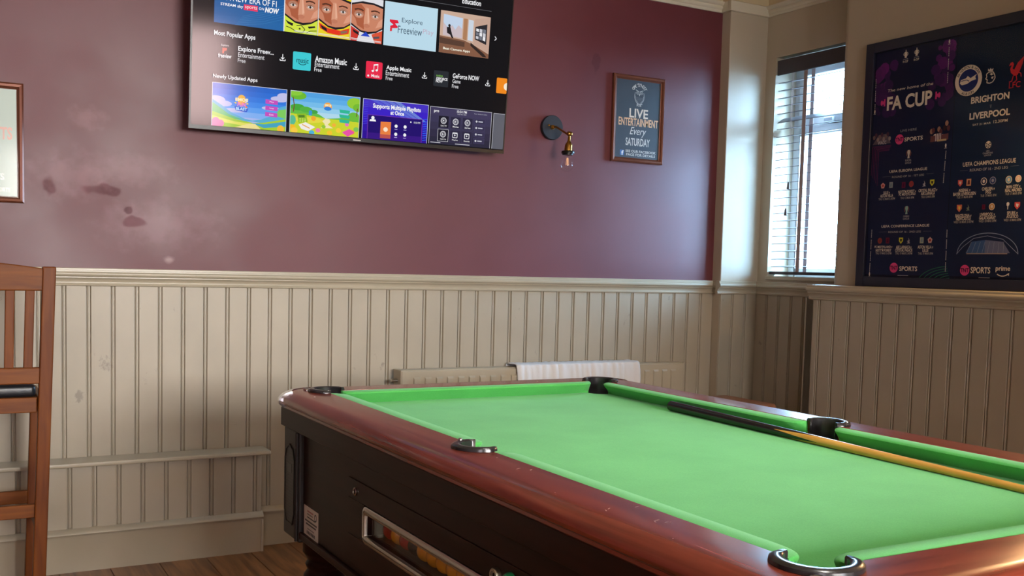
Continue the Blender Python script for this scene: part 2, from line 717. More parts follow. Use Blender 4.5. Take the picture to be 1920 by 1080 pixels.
def board_run(parent, start, end, z0, z1, fn, name='board', back=0.012):
    """fn(s, depth, z) -> xyz; depth grows into the wall"""
    pr = None
    s = start
    sg = 1 if end > start else -1
    while (end - s) * sg > 0.004:
        w = min(PITCH_B, abs(end - s))
        pts = [(u, d) for u, d in BP if u <= w + 1e-9]
        if pts[-1][0] < w - 1e-6:
            pts.append((w, pts[-1][1]))
        poly = [(u, d) for u, d in pts] + [(w, back), (0.0, back)]
        org = tuple(fn(s, 0, z0))
        if pr is not None and abs(w - PITCH_B) < 1e-9:
            twin(pr, name, parent, org)
        else:
            mb = MB().prism(poly, lambda p, q, a: fn(s + sg * p, q, a), z0, z1)
            o = mb.build(name, M_CREAM, parent, origin=org)
            if abs(w - PITCH_B) < 1e-9:
                pr = o
        s += sg * PITCH_B


BXR, BYF, BSH = 1.205, 4.292, 0.445     # boxed-out lower section: right end, board face, shelf height
# groove seen at image x=162 lies at this wall position
g0 = float(on_y(165, 540, YBD)[0])
start = g0 - PITCH_B * 16 - 0.0835
board_run(wall_back, start, XP0, 0.16, 1.14, lambda s, d, z: (s, YBD + d, z))
board_run(wall_pillar, XP0 + .0, XA, 0.16, 1.14, lambda s, d, z: (s, YP + d, z), back=0.008)
board_run(wall_alcove, YP, YRE - .02, 0.16, 1.14, lambda s, d, z: (XA - .012 + d, s, z))
g1 = float(on_x(1535.6, 563, XRL)[1])
s0 = g1 + 0.0835
MB().box(XRL, XRL + .012, s0, YRE, 0.16, 1.14).build('board', M_CREAM, wall_right)
board_run(wall_right, s0, 0.2, 0.16, 1.14, lambda s, d, z: (XRL + d, s, z))

# boxed-out lower section of the back wall, its shelf and skirting
box = empty('pipe_boxing', (0.3, 4.33, 0), 'low cream boarded boxing under a narrow shelf, left of the pool table', 'boxing')
MB().box(-2.2, BXR - .0125, BYF + .012, YBD - .0005, 0, BSH - .02).build('carcass', M_CREAM, box)
board_run(box, g0 - PITCH_B * 16 - 0.0835 + .01, BXR - .012, 0.16, BSH - .018, lambda s, d, z: (s, BYF + d, z))
MB().box(BXR - .012, BXR, BYF, YBD - .0005, 0.16, BSH - .018).build('end_board', M_CREAM, box, bevel=.002)
MB().box(-2.2, BXR + .028, BYF - .05, YBD - .0005, BSH - .018, BSH).build('shelf', M_TRIM, box, bevel=.006, seg=3)
SK = [(0.0, 0.0), (0.0, 0.14), (0.002, 0.146), (0.014, 0.149), (0.019, 0.156), (0.017, 0.163), (0.010, 0.168), (0.004, 0.173), (-0.012, 0.176), (-0.012, 0.0)]


def skirt(name, fn, a0, a1, parent=None, mat=None, prof=None, kind='structure'):
    mb = MB().prism(prof or SK, fn, a0, a1)
    o = mb.build(name, mat or M_TRIM, parent, smooth=True)
    if parent is None and kind:
        tag(o, kind=kind)
    return o


skirt('skirting', lambda p, q, a: (a, BYF - .006 - p, q), -2.2, BXR + .005, parent=box)
MB().box(BXR - .001, BXR + .008, BYF - .01, YBD - .002, 0.0, 0.14).build('skirting_return', M_TRIM, box)
skirt('baseboard_back', lambda p, q, a: (a, YBD - .006 - p, q), BXR + .01, XP0)
skirt('baseboard_pillar', lambda p, q, a: (a, YP - .006 - p, q), XP0, XA)
skirt('baseboard_alcove', lambda p, q, a: (XA - .018 - p, a, q), YRE, YP)
skirt('baseboard_right', lambda p, q, a: (XRL - .006 - p, a, q), YR, YRE)
skirt('baseboard_rear', lambda p, q, a: (a, YR + .006 + p, q), XL, 3.7)
skirt('baseboard_left', lambda p, q, a: (XL + .006 + p, a, q), YR, YBD)

# dado rail
DR = [(-0.012, 1.205), (0.018, 1.205), (0.020, 1.203), (0.020, 1.196), (0.023, 1.195), (0.023, 1.190), (0.026, 1.189), (0.029, 1.186), (0.030, 1.181), (0.028, 1.175),
      (0.023, 1.171), (0.018, 1.170), (0.018, 1.166), (0.012, 1.163), (0.007, 1.156), (0.005, 1.147), (0.006, 1.143), (0.009, 1.140), (0.008, 1.135), (0.004, 1.133), (-0.012, 1.133)]
skirt('trim_1', lambda p, q, a: (a, YBD - p, q), XL, XP0, prof=DR)
skirt('trim_2', lambda p, q, a: (a, YP - p, q), XP0 - .03, XA - .012, prof=DR)
MB().prism(DR, lambda p, q, a: (XP0 - p, a, q), YP - .0, YBD).build('trim_3', M_TRIM, smooth=True)['kind'] = 'structure'
skirt('trim_4', lambda p, q, a: (XA - .012 - p, a, q), YRE, YP, prof=DR)
# wide ledge along the right wall
DW = [(-0.105, 1.203), (0.020, 1.203), (0.024, 1.200), (0.024, 1.192), (0.027, 1.190), (0.030, 1.185), (0.030, 1.178), (0.026, 1.172), (0.018, 1.170), (0.018, 1.164),
      (0.012, 1.160), (0.006, 1.150), (0.005, 1.145), (0.009, 1.140), (0.008, 1.134), (0.003, 1.131), (-0.012, 1.131), (-0.012, 1.141), (-0.105, 1.141)]
skirt('trim_5', lambda p, q, a: (XRL - p, a, q), YR, YRE + .025, prof=DW)
# cornice rail and cove
CR = [(-0.004, 2.648), (0.008, 2.648), (0.012, 2.653), (0.012, 2.662), (0.018, 2.668), (0.020, 2.676), (0.018, 2.682), (0.026, 2.686), (0.032, 2.694), (0.034, 2.702), (-0.004, 2.702)]
CF = [(-0.004, 2.648), (0.016, 2.648), (0.018, 2.650), (0.018, 2.700), (-0.004, 2.702)]
CV = [(-0.004, 2.702), (0.016, 2.702)] + [(0.016 + 0.14 * (1 - math.cos(math.radians(a))), 2.702 + 0.155 * math.sin(math.radians(a))) for a in range(15, 91, 15)] + [(-0.004, 2.857)]
for k, (prof, mat) in enumerate(((CR, M_CORN), (CV, M_CEIL))):
    n = 6 + 10 * k
    skirt('trim_%d' % n, lambda p, q, a: (a, YB - p, q), XL, XP0 - .002, prof=prof, mat=mat)
    skirt('trim_%d' % (n + 1), lambda p, q, a: (a, YP + .008 - p, q), XP0 - .018, XA, prof=CF if k == 0 else CV, mat=mat)
    skirt('trim_%d' % (n + 2), lambda p, q, a: (XA - p, a, q), YRE, YP + .008, prof=prof, mat=mat)
    skirt('trim_%d' % (n + 3), lambda p, q, a: (XR - p, a, q), YR, YRE, prof=prof, mat=mat)
    skirt('trim_%d' % (n + 4), lambda p, q, a: (XP0 - p, a, q), YP + .008, YB, prof=CF if k == 0 else CV, mat=mat)

# ------------------------------------------------------------------ alcove window
def sash(mb, x0, x1, y0, y1, z0, z1, w):
    mb.box(x0, x1, y0, y0 + w, z0, z1).box(x0, x1, y1 - w, y1, z0, z1).box(x0, x1, y0 + w, y1 - w, z0, z0 + w).box(x0, x1, y0 + w, y1 - w, z1 - w, z1)
    return mb


win = empty('window_1', (4.18, 3.95, OZ0), kind='structure')
sash(MB(), 4.15, 4.215, OY0, OY1, OZ0, OZ1, 0.05).build('frame', M_PVC, win, bevel=.004)
MB().box(4.15, 4.215, OY0 + .05, OY1 - .05, 2.005, 2.055).build('transom', M_PVC, win, bevel=.004)
sa = sash(MB(), 4.135, 4.19, OY0 + .045, OY1 - .045, 2.05, 2.375, 0.05).build('top_sash', M_PVC, win, bevel=.005)
MB().box(4.110, 4.134, 3.93, 3.99, 2.058, 2.082).build('latch', M_PVC, sa, bevel=.005)
MB().box(4.165, 4.171, OY0 + .09, OY1 - .09, 2.095, 2.33).build('pane', M_GLASS, win)
MB().box(4.18, 4.186, OY0 + .05, OY1 - .05, OZ0 + .05, 2.005).build('pane', M_GLASS, win)
MB().box(3.985, 4.15, OY0 + .0005, OY1 - .0005, OZ0 - .018, OZ0 + .003).build('sill_board', M_TRIM, win, bevel=.004)
for k, (a, b_) in enumerate(RW):
    w2 = empty('window_%d' % (k + 2), ((a + b_) / 2, YR - .12, 1.22), kind='structure')
    mb = MB()
    y0, y1 = YR - .15, YR - .09
    for q0, q1 in ((a, a + .06), (b_ - .06, b_)):
        mb.box(q0, q1, y0, y1, 1.22, 2.46)
    mb.box(a + .06, b_ - .06, y0, y1, 1.22, 1.28).box(a + .06, b_ - .06, y0, y1, 2.40, 2.46)
    mb.build('frame', M_PVC, w2, bevel=.004)
    MB().box(b_ - .14, b_ - .10, y0 + .005, y1 - .005, 1.28, 2.40).build('mullion', M_PVC, w2)
    MB().box(a + .06, b_ - .06, YR - .122, YR - .118, 1.28, 2.40).build('pane', M_GLASS, w2)

# ------------------------------------------------------------------ outside
M_PAVE = paint('pavement', (150, 148, 144), rough=0.9, var=0.1)
tag(MB().box(-45, 45, -45, 45, -0.3, -0.13).build('ground_outside', M_PAVE), kind='structure')
M_BRICK = paint('pink_brick', (176, 120, 108), rough=0.85, var=0.12, vscale=6)
tag(MB().box(-14, 4.2, -9.0, -7.6, -0.13, 9.0).build('sky_block_building', M_BRICK), kind='structure')  # unseen facade, added to cut and warm the sky through the rear windows

# ------------------------------------------------------------------ pool table
TX0, TX1, TY0, TY1 = 1.025, 2.038, 0.968, 2.966     # inner edge of the wooden rails
ZT, ZB = 0.86, 0.82                                  # rail top, cloth


def mahogany(name, c1, c2, axis, rough, coat=0.3):
    st = (26, 1.6, 26) if axis == 'y' else (1.6, 26, 26)
    return wood(name, c1, c2, rough=rough, stretch=st, scale=1.6, bump=0.06, coat=coat)


M_RAILY = mahogany('mahogany_rail_long', (98, 38, 28), (138, 60, 44), 'y', 0.27)
M_RAILX = mahogany('mahogany_rail_end', (98, 38, 28), (138, 60, 44), 'x', 0.27)
M_CAB = mahogany('dark_mahogany_cabinet', (30, 12, 9), (44, 19, 14), 'y', 0.34, 0.0)
M_CAB.node_tree.nodes['Principled BSDF'].inputs['Specular IOR Level'].default_value = 0.12
M_CAB2 = paint('dark_moulded_plastic', (30, 25, 25), rough=0.45)
M_CHROME = paint('chrome', (215, 215, 218), rough=0.12, metal=1.0)
M_STEEL = paint('brushed_steel', (190, 188, 182), rough=0.28, metal=1.0)
M_BLACK = paint('black_plastic', (16, 16, 17), rough=0.32)
M_LINER = paint('charcoal_rubber', (40, 38, 40), rough=0.22)
M_VOID = paint('black_interior', (8, 7, 7), rough=0.9)


def cloth():
    m, nt, b = new_mat('green_baize')
    P = pos_map(nt)
    n1 = N(nt, 'ShaderNodeTexNoise')
    n1.inputs['Scale'].default_value = 420
    n1.inputs['Detail'].default_value = 3
    nt.links.new(P, n1.inputs['Vector'])
    n2 = N(nt, 'ShaderNodeTexNoise')
    n2.inputs['Scale'].default_value = 5
    n2.inputs['Detail'].default_value = 6
    nt.links.new(P, n2.inputs['Vector'])
    ad = N(nt, 'ShaderNodeMath', operation='ADD')
    nt.links.new(n1.outputs[0], ad.inputs[0])
    nt.links.new(n2.outputs[0], ad.inputs[1])
    cr = N(nt, 'ShaderNodeValToRGB')
    cr.color_ramp.elements[0].position, cr.color_ramp.elements[1].position = 0.35, 0.65
    cr.color_ramp.elements[0].color, cr.color_ramp.elements[1].color = lin((74, 164, 78)), lin((90, 184, 94))
    hf = N(nt, 'ShaderNodeMath', operation='MULTIPLY')
    hf.inputs[1].default_value = 0.5
    nt.links.new(ad.outputs[0], hf.inputs[0])
    nt.links.new(hf.outputs[0], cr.inputs[0])
    nt.links.new(cr.outputs[0], b.inputs['Base Color'])
    b.inputs['Roughness'].default_value = 0.85
    b.inputs['Specular IOR Level'].default_value = 0.125
    b.inputs['Sheen Weight'].default_value = 0.25
    b.inputs['Sheen Tint'].default_value = (0.6, 1.0, 0.7, 1)
    bp = N(nt, 'ShaderNodeBump')
    bp.inputs['Strength'].default_value = 0.3
    bp.inputs['Distance'].default_value = 0.0006
    nt.links.new(n1.outputs[0], bp.inputs['Height'])
    nt.links.new(bp.outputs[0], b.inputs['Normal'])
    return m


M_CLOTH = cloth()
pool = empty('pool_table', ((TX0 + TX1) / 2, (TY0 + TY1) / 2, 0), 'pub pool table with green baize, mahogany rails and dark coin-operated cabinet', 'pool table')

RP = [(0.0, 0.80), (0.0, ZT - .0015), (0.0015, ZT), (0.090, ZT), (0.102, ZT - .0015), (0.114, ZT - .005), (0.124, ZT - .011), (0.131, ZT - .018), (0.134, ZT - .026), (0.132, ZT - .033),
      (0.126, ZT - .038), (0.121, ZT - .040), (0.121, ZT - .047), (0.116, ZT - .051), (0.06, ZT - .052)]
POCK = [('c', TX0 + .010, TY0 + .012, 225), ('c', TX0 + .010, TY1 - .012, 135), ('c', TX1 - .010, TY1 - .012, 45), ('c', TX1 - .010, TY0 + .012, -45),
        ('m', TX0 - .004, 1.935, 180), ('m', TX1 + .004, 1.925, 0)]
RIN = 0.044


def cutters():
    return [MB().lathe([(RIN + .004, 0.70), (RIN + .004, 0.95)], (x, y, 0), n=32) for _, x, y, _a in POCK]


def quarter(mb, cx, cy, a0, a1, prof, n=8):
    rr = []
    for i in range(n + 1):
        a = math.radians(a0 + (a1 - a0) * i / n)
        rr.append([(cx + d * math.cos(a), cy + d * math.sin(a), z) for d, z in prof])
    mb.rings(rr)


rail_defs = (('x', TX0, -1, TY0, TY1, (180, 225), (180, 135), (TX0, TY0), (TX0, TY1), M_RAILY),
             ('x', TX1, 1, TY0, TY1, (0, -45), (0, 45), (TX1, TY0), (TX1, TY1), M_RAILY),
             ('y', TY0, -1, TX0, TX1, (270, 225), (270, 315), (TX0, TY0), (TX1, TY0), M_RAILX),
             ('y', TY1, 1, TX0, TX1, (90, 135), (90, 45), (TX0, TY1), (TX1, TY1), M_RAILX))
for ax, base, sg, a0, a1, q0, q1, c0, c1, mat in rail_defs:
    sec = (lambda t: [(base + sg * d, t, z) for d, z in RP]) if ax == 'x' else (lambda t: [(t, base + sg * d, z) for d, z in RP])
    rr = []
    for i in range(7):
        a = math.radians(q0[1] + (q0[0] - q0[1]) * i / 7)
        rr.append([(c0[0] + max(d, .0004) * math.cos(a), c0[1] + max(d, .0004) * math.sin(a), z) for d, z in RP])
    rr += [sec(a0), sec(a1)]
    for i in range(1, 8):
        a = math.radians(q1[0] + (q1[1] - q1[0]) * i / 7)
        rr.append([(c1[0] + max(d, .0004) * math.cos(a), c1[1] + max(d, .0004) * math.sin(a), z) for d, z in RP])
    o = MB().rings(rr).build('rail', mat, pool)
    bool_diff(o, cutters())
    o.data.shade_smooth()
    o.data.set_sharp_from_angle(angle=math.radians(35))
# chrome corner guards wrapped round the rail ends
CG = [(0.098, ZT + .0012), (0.106, ZT + .001), (0.118, ZT - .003), (0.1285, ZT - .009), (0.137, ZT - .017), (0.1405, ZT - .026), (0.138, ZT - .036), (0.128, ZT - .044), (0.116, ZT - .044), (0.118, ZT - .02)]
for cx, cy, a in ((TX0, TY0, 225), (TX0, TY1, 135), (TX1, TY1, 45), (TX1, TY0, -45)):
    mb = MB()
    quarter(mb, cx, cy, a - 42, a + 42, CG, 14)
    mb.build('corner_guard', M_CHROME, pool, smooth=True)

# bed and cushions
o = MB().box(TX0 - .02, TX1 + .02, TY0 - .02, TY1 + .02, ZB - .03, ZB).build('bed_cloth', M_CLOTH, pool)
bool_diff(o, cutters())
CW = 0.045


def cushion(ax, base, sg, a0, a1, e0, e1):
    """base: wood edge, sg: direction towards the bed; e0/e1 how far the nose pulls back at the ends"""
    rr = []
    n = 40
    for i in range(n + 1):
        t = i / n
        t = 0.5 - 0.5 * math.cos(math.pi * t)
        s = a0 + (a1 - a0) * t
        w = CW
        for e, dist in ((e0, abs(s - a0)), (e1, abs(a1 - s))):
            if dist < e:
                q = 1 - dist / e
                w = min(w, 0.010 + (CW - 0.010) * math.sqrt(max(0, 1 - q * q)))
        prof = [(-.001, ZB - .004), (-.001, ZT - .002), (.004, ZT - .0005), (w - .006, ZT - .001), (w - .0015, ZT - .003), (w, ZT - .006), (w - .0025, ZT - .010), (max(w - .034, .003), ZB + .006), (max(w - .040, .002), ZB - .004)]
        rr.append([(base + sg * d, s, z) if ax == 'x' else (s, base + sg * d, z) for d, z in prof])
    MB().rings(rr).build('cushion', M_CLOTH, pool, smooth=True)


PG = 0.052
YM0, YM1 = 1.935, 1.925
cushion('x', TX0, 1, TY0 + PG, YM0 - .058, .06, .045)
cushion('x', TX0, 1, YM0 + .058, TY1 - PG, .03, .06)
cushion('x', TX1, -1, TY0 + PG, YM1 - .056, .06, .045)
cushion('x', TX1, -1, YM1 + .056, TY1 - PG, .045, .06)
cushion('y', TY0, 1, TX0 + PG, TX1 - PG, .06, .06)
cushion('y', TY1, -1, TX0 + PG, TX1 - PG, .06, .06)

# pockets: dark liner wall with a raised horseshoe lip
for kind, x, y, a in POCK:
    half = 122 if kind == 'c' else 104
    near = kind == 'c' and x < 1.5 and y < 1.5
    prof = [(RIN, 0.73), (RIN, ZT + .007), (RIN + .003, ZT + .0095), (RIN + .014, ZT + .0095), (RIN + .019, ZT + .006), (RIN + .020, ZT + .0006), (RIN + .003, ZT + .0004), (RIN + .003, 0.73)]
    mb = MB()
    rr = []
    nn = 34
    for i in range(nn + 1):
        b_ = math.radians(a - half + 2 * half * i / nn)
        taper = min(1.0, 0.55 + 0.45 * min(i, nn - i) / 3)
        rr.append([(x + (RIN + (r - RIN) * (taper if z > ZT else 1)) * math.cos(b_), y + (RIN + (r - RIN) * (taper if z > ZT else 1)) * math.sin(b_), z) for r, z in prof])
    mb.rings(rr)
    pk = mb.build('pocket', M_LINER, pool, smooth=True)
    MB().lathe([(RIN + .003, 0.732), (RIN + .003, 0.735)], (x, y, 0), n=24).build('pocket_floor', M_VOID, pk)
    d = (math.cos(math.radians(a)), math.sin(math.radians(a)))
    for t in (() if kind == 'c' else (-66,)):
        q = math.radians(a + t)
        MB().lathe([(0.0001, .004), (.004, .0035), (.0055, .0015), (.0055, 0)], (x + (RIN + .012) * math.cos(q), y + (RIN + .012) * math.sin(q), ZT + .0095), n=12).build('screw', M_STEEL, pk, smooth=True)
    if kind == 'c':
        # chrome badge behind the lip
        bx, by = x + (RIN + .030) * d[0], y + (RIN + .030) * d[1]
        MB().lathe([(0.0001, .006), (.008, .005), (.012, .002), (.012, 0)], (bx, by, ZT + .0004), n=16).build('stud', M_CHROME, pk, smooth=True)

# apron and cabinet
AX0, AX1, AY0, AY1 = TX0 - .113, TX1 + .113, TY0 - .113, TY1 + .075
for nm, b in (('apron', (AX0, AX0 + .03, AY0, AY1)), ('apron', (AX1 - .03, AX1, AY0, AY1)), ('apron', (AX0 + .03, AX1 - .03, AY0, AY0 + .03)), ('apron', (AX0 + .03, AX1 - .03, AY1 - .03, AY1))):
    MB().box(*b, .752, ZT - .0515).build(nm, M_CAB, pool, bevel=.0025)
CX0, CX1, CY0, CY1 = AX0 + .013, AX1 - .013, AY0 + .013, AY1 - .008
ZC0, ZC1 = 0.432, 0.7515
XS = CX0 + .010         # recessed long side panel
body = MB().box(CX0 + .13, CX1 - .012, CY0 + .012, CY1 - .012, ZC0 + .02, ZC1 - .001).build('cabinet_body', M_CAB, pool)
MB().box(CX0 + .013, CX0 + .13, CY0 + .012, CY1 - .012, ZC0 + .012, ZC0 + .03).build('cabinet_floor', M_CAB, pool)
# long left side: panel built round the ball window
WY0, WY1, WZ0, WZ1 = 1.42, 2.368, 0.567, 0.622
mb = MB().box(XS, XS + .016, CY0, CY1, WZ1, ZC1).box(XS, XS + .016, CY0, CY1, ZC0, WZ0).box(XS, XS + .016, CY0, WY0, WZ0, WZ1).box(XS, XS + .016, WY1, CY1, WZ0, WZ1)
side = mb.build('side_panel', M_CAB, pool)
MB().box(CX1 - .012, CX1, CY0, CY1, ZC0, ZC1).build('side_panel', M_CAB, pool)
MB().box(XS + .016, CX1 - .012, CY0, CY0 + .012, ZC0, ZC1).build('end_panel', M_CAB, pool)
MB().box(XS + .016, CX1 - .012, CY1 - .012, CY1, ZC0, ZC1).build('end_panel', M_CAB, pool)
for xx in (CX0 - .002, CX1 - .012):
    MB().box(xx, xx + .014, CY0, CY1, ZC0, ZC0 + .022).build('plinth_strip', M_CAB, pool, bevel=.004)


# corner pilasters with a moulded lattice panel
def lattice():
    m, nt, b = new_mat('moulded_lattice')
    P = pos_map(nt, (1, 1, 1), (math.radians(45), 0, 0))
    wv = N(nt, 'ShaderNodeTexChecker')
    wv.inputs['Scale'].default_value = 150
    wv.inputs[1].default_value = lin((46, 40, 38))
    wv.inputs[2].default_value = lin((16, 13, 13))
    nt.links.new(P, wv.inputs['Vector'])
    nt.links.new(wv.outputs[0], b.inputs['Base Color'])
    b.inputs['Roughness'].default_value = 0.4
    bp = N(nt, 'ShaderNodeBump')
    bp.inputs['Strength'].default_value = 0.5
    bp.inputs['Distance'].default_value = 0.002
    nt.links.new(wv.outputs[1], bp.inputs['Height'])
    nt.links.new(bp.outputs[0], b.inputs['Normal'])
    return m


M_LATT = lattice()
for sx, x in ((1, CX0), (-1, CX1)):
    for sy, y in ((1, CY0), (-1, CY1)):
        p = MB().box(min(x - .004 * sx, x + .05 * sx), max(x - .004 * sx, x + .05 * sx), min(y, y + .150 * sy), max(y, y + .150 * sy), ZC0 - .012, ZC1 - .002).build('pilaster', M_CAB2, pool, bevel=.006, seg=3)
        ym = y + .062 * sy
        hw = .042
        poly = [(-hw, .50), (-hw, .655), (-hw * .7, .685), (0, .70), (hw * .7, .685), (hw, .655), (hw, .50), (hw * .6, .465), (-hw * .6, .465)]
        MB().prism(poly, lambda u, v, a: (x + a * sx, ym + u, v), -.0035, -.0055).build('lattice_panel', M_LATT, p)
        for k in range(len(poly)):
            pass
        rim = [(u * 1.12, (v - .58) * 1.035 + .58) for u, v in poly]
        mb = MB()
        nq = len(poly)
        for k in range(nq):
            a_, b_, c_, d_ = poly[k], poly[(k + 1) % nq], rim[(k + 1) % nq], rim[k]
            mb.prism([a_, b_, c_, d_], lambda u, v, a: (x + a * sx, ym + u, v), -.0035, -.0075)
        mb.build('rim', M_CAB2, p)
        MB().box(min(x - .0065 * sx, x - .004 * sx), max(x - .0065 * sx, x - .004 * sx), ym - .022, ym + .022, .618, .645).build('emblem', M_BLACK, p, bevel=.001)
        MB().lathe([(.006, ZC0 - .008), (.006, ZC1 - .004)], (x - .006 * sx, y + .136 * sy, 0), n=10).build('bead', M_CAB2, p, smooth=True)

# service door, locks, label, ball window
MB().box(XS - .0028, XS + .001, 1.30, 2.502, .470, WZ0 - .0205).box(XS - .0028, XS + .001, 1.30, 2.502, WZ1 + .0205, .694).box(XS - .0028, XS + .001, WY1 + .0185, 2.502, WZ0 - .02, WZ1 + .02).build('service_door', M_CAB, pool, bevel=.0012)


def xdisc(name, y, z, prof, mat, parent, n=20):
    """prof of (r, out) out of the cabinet side"""
    mb = MB().lathe([(r, -h) for r, h in prof], (XS - .003, y, z), n=n, axis='x')
    return mb.build(name, mat, parent, smooth=True)


lk = xdisc('lock', 2.447, .665, [(.0105, 0), (.0105, .003), (.008, .0045), (.0075, .003), (.0001, .003)], M_STEEL, pool)
MB().box(XS - .0075, XS - .006, 2.4455, 2.4485, .659, .671).build('keyhole', M_VOID, lk)
lk = xdisc('lock', 1.682, .660, [(.016, 0), (.016, .008), (.014, .011), (.0095, .011), (.009, .008), (.0001, .008)], M_STEEL, pool)
MB().box(XS - .0135, XS - .0105, 1.6805, 1.6835, .654, .666).build('keyhole', M_VOID, lk)
M_GREEN = paint('green_button', (40, 150, 96), rough=0.3)
bt = xdisc('push_button', 1.628, .660, [(.021, 0), (.021, .006), (.018, .012), (.0155, .012), (.015, .008), (.0001, .009)], M_GREEN, pool)
# white paper label with printed lines
M_PRINT = printed('ink_print', rough=0.45)
cv = Canvas(lambda u, v, h: (XS - .0008 - h, -u, v))
u0, u1, v0, v1 = -2.872, -2.742, .447, .540
cv.rect(u0, v0, u1, v1, (206, 200, 190))
dk = (60, 55, 55)
cv.rect(u0 + .03, v1 - .016, u0 + .085, v1 - .011, (170, 110, 105))
cv.rect(u0 + .03, v1 - .024, u0 + .08, v1 - .020, (120, 110, 105))
cv.ring(u0 + .105, v1 - .020, .011, .011, .004, (40, 45, 60))
cv.rect(u0 + .03, v1 - .033, u0 + .105, v1 - .029, dk)
cv.rect(u0 + .012, v1 - .045, u1 - .012, v1 - .040, dk)
cv.rect(u0 + .02, v1 - .054, u1 - .018, v1 - .049, dk)
cv.rect(u0 + .035, v1 - .066, u1 - .035, v1 - .063, (110, 105, 100))
cv.rect(u0 + .03, v1 - .080, u1 - .028, v1 - .071, dk)
for k in range(5):
    cv.rect(u0 + .038 + k * .013, v1 - .080, u0 + .041 + k * .013, v1 - .071, (206, 200, 190))
cv.build('paper_label', M_PRINT, side, 'white printed paper label')
# chrome surround of the ball window


def rr_loop(y0, y1, z0, z1, r, n=5):
    pts = []
    for cy_, cz_, a in ((y1 - r, z1 - r, 0), (y0 + r, z1 - r, 90), (y0 + r, z0 + r, 180), (y1 - r, z0 + r, 270)):
        pts += [(cy_ + r * math.cos(math.radians(a + 90 * t / n)), cz_ + r * math.sin(math.radians(a + 90 * t / n))) for t in range(n + 1)]
    return pts


loops = []
for off, out in ((.020, -.001), (.020, .005), (.016, .008), (.011, .0085), (.0105, .0060), (.007, .0060), (.0065, .0082), (.002, .007), (.0005, .003), (.0005, -.012), (.004, -.014)):
    loops.append([(XS - .0008 - out, y, z) for y, z in rr_loop(WY0 - off, WY1 + off, WZ0 - off, WZ1 + off, .004 + off * .8)])
MB().rings(loops, cap=False).build('ball_window_frame', M_STEEL, pool, smooth=True, label='polished metal surround of the ball window')
MB().box(XS + .006, XS + .009, WY0 - .003, WY1 + .003, WZ0 - .003, WZ1 + .003).build('ball_window_pane', M_GLASS, pool)
MB().box(XS + .0165, XS + .085, WY0 - .02, WY1 + .02, WZ0 - .018, WZ0 - .006).build('ball_tray', M_VOID, pool)
# turned legs
LEG = [(0.0001, 0.0), (.042, 0.0), (.048, .006), (.048, .02), (.036, .035), (.040, .09), (.056, .17), (.066, .235), (.068, .27), (.062, .305), (.050, .322), (.056, .332), (.058, .338), (.054, .345), (.050, .350), (.060, .368), (.066, .376), (.066, ZC0 + .005), (.0001, ZC0 + .005)]
lg = None
for xx in (CX0 + .095, CX1 - .095):
    for yy in (CY0 + .10, CY1 - .10):
        if lg is None:
            lg = MB().lathe(LEG, (xx, yy, 0), n=32, cap=False).build('leg', M_CAB, pool, smooth=True)
        else:
            twin(lg, 'leg', pool, (xx, yy, 0))
MB().box(CX0 + .02, CX1 - .02, CY0 + .02, CY1 - .02, ZC0, ZC0 + .0115).build('underside', M_CAB, pool)

# balls waiting in the return
BR = .0254
order = 'ryrkyyyyyy'
M_BALL = {'r': paint('red_ball', (150, 22, 26), rough=0.12), 'y': paint('yellow_ball', (214, 140, 20), rough=0.12), 'k': paint('black_ball', (14, 14, 15), rough=0.12)}
names = {'r': 'red', 'y': 'yellow', 'k': 'black'}
where = ['red pool ball at the far end of the ball window', 'single yellow pool ball between two red balls in the ball window', 'red pool ball beside the black ball in the ball window',
         'black pool ball between red and yellow in the ball window']
protoB = {}
for k, c in enumerate(order):
    yy = WY1 - .040 - k * .0518
    loc = (XS + .052, yy, WZ0 - .005)
    if c in protoB:
        o = twin(protoB[c], 'pool_ball', None, loc)
    else:
        bm = bmesh.new()
        bmesh.ops.create_icosphere(bm, subdivisions=3, radius=BR)
        bmesh.ops.translate(bm, verts=bm.verts, vec=(0, 0, BR))
        me = bpy.data.meshes.new('pool_ball')
        bm.to_mesh(me)
        bm.free()
        me.shade_smooth()
        o = link_mesh('pool_ball', me, M_BALL[c], None, loc)
        protoB[c] = o
    if k < 4:
        lab = where[k]
    else:
        lab = '%s yellow pool ball in the ball window, counted from the black ball' % ('first', 'second', 'third', 'fourth', 'fifth', 'sixth')[k - 4]
    tag(o, lab, 'ball', 'pool balls in the ball window')

# cue lying along the right cushion
A = Vector((1.974, 2.482, ZB + .0162))
B = Vector((1.905, 1.035, ZB + .0072))
ax = (B - A).normalized()
s_ = ax.cross(Vector((0, 0, 1))).normalized()
u_ = s_.cross(ax)
Lc = (B - A).length
cue = empty('pool_cue', (A.x, A.y, ZB), 'pool cue with black spliced butt and pale ash shaft lying along the cushion', 'cue')
rad = lambda t: .0155 - (.0155 - .0066) * (t / Lc)
nc = 40
P_ = lambda t, k: tuple(A + ax * t + rad(t) * (math.cos(2 * math.pi * k / nc) * s_ + math.sin(2 * math.pi * k / nc) * u_))
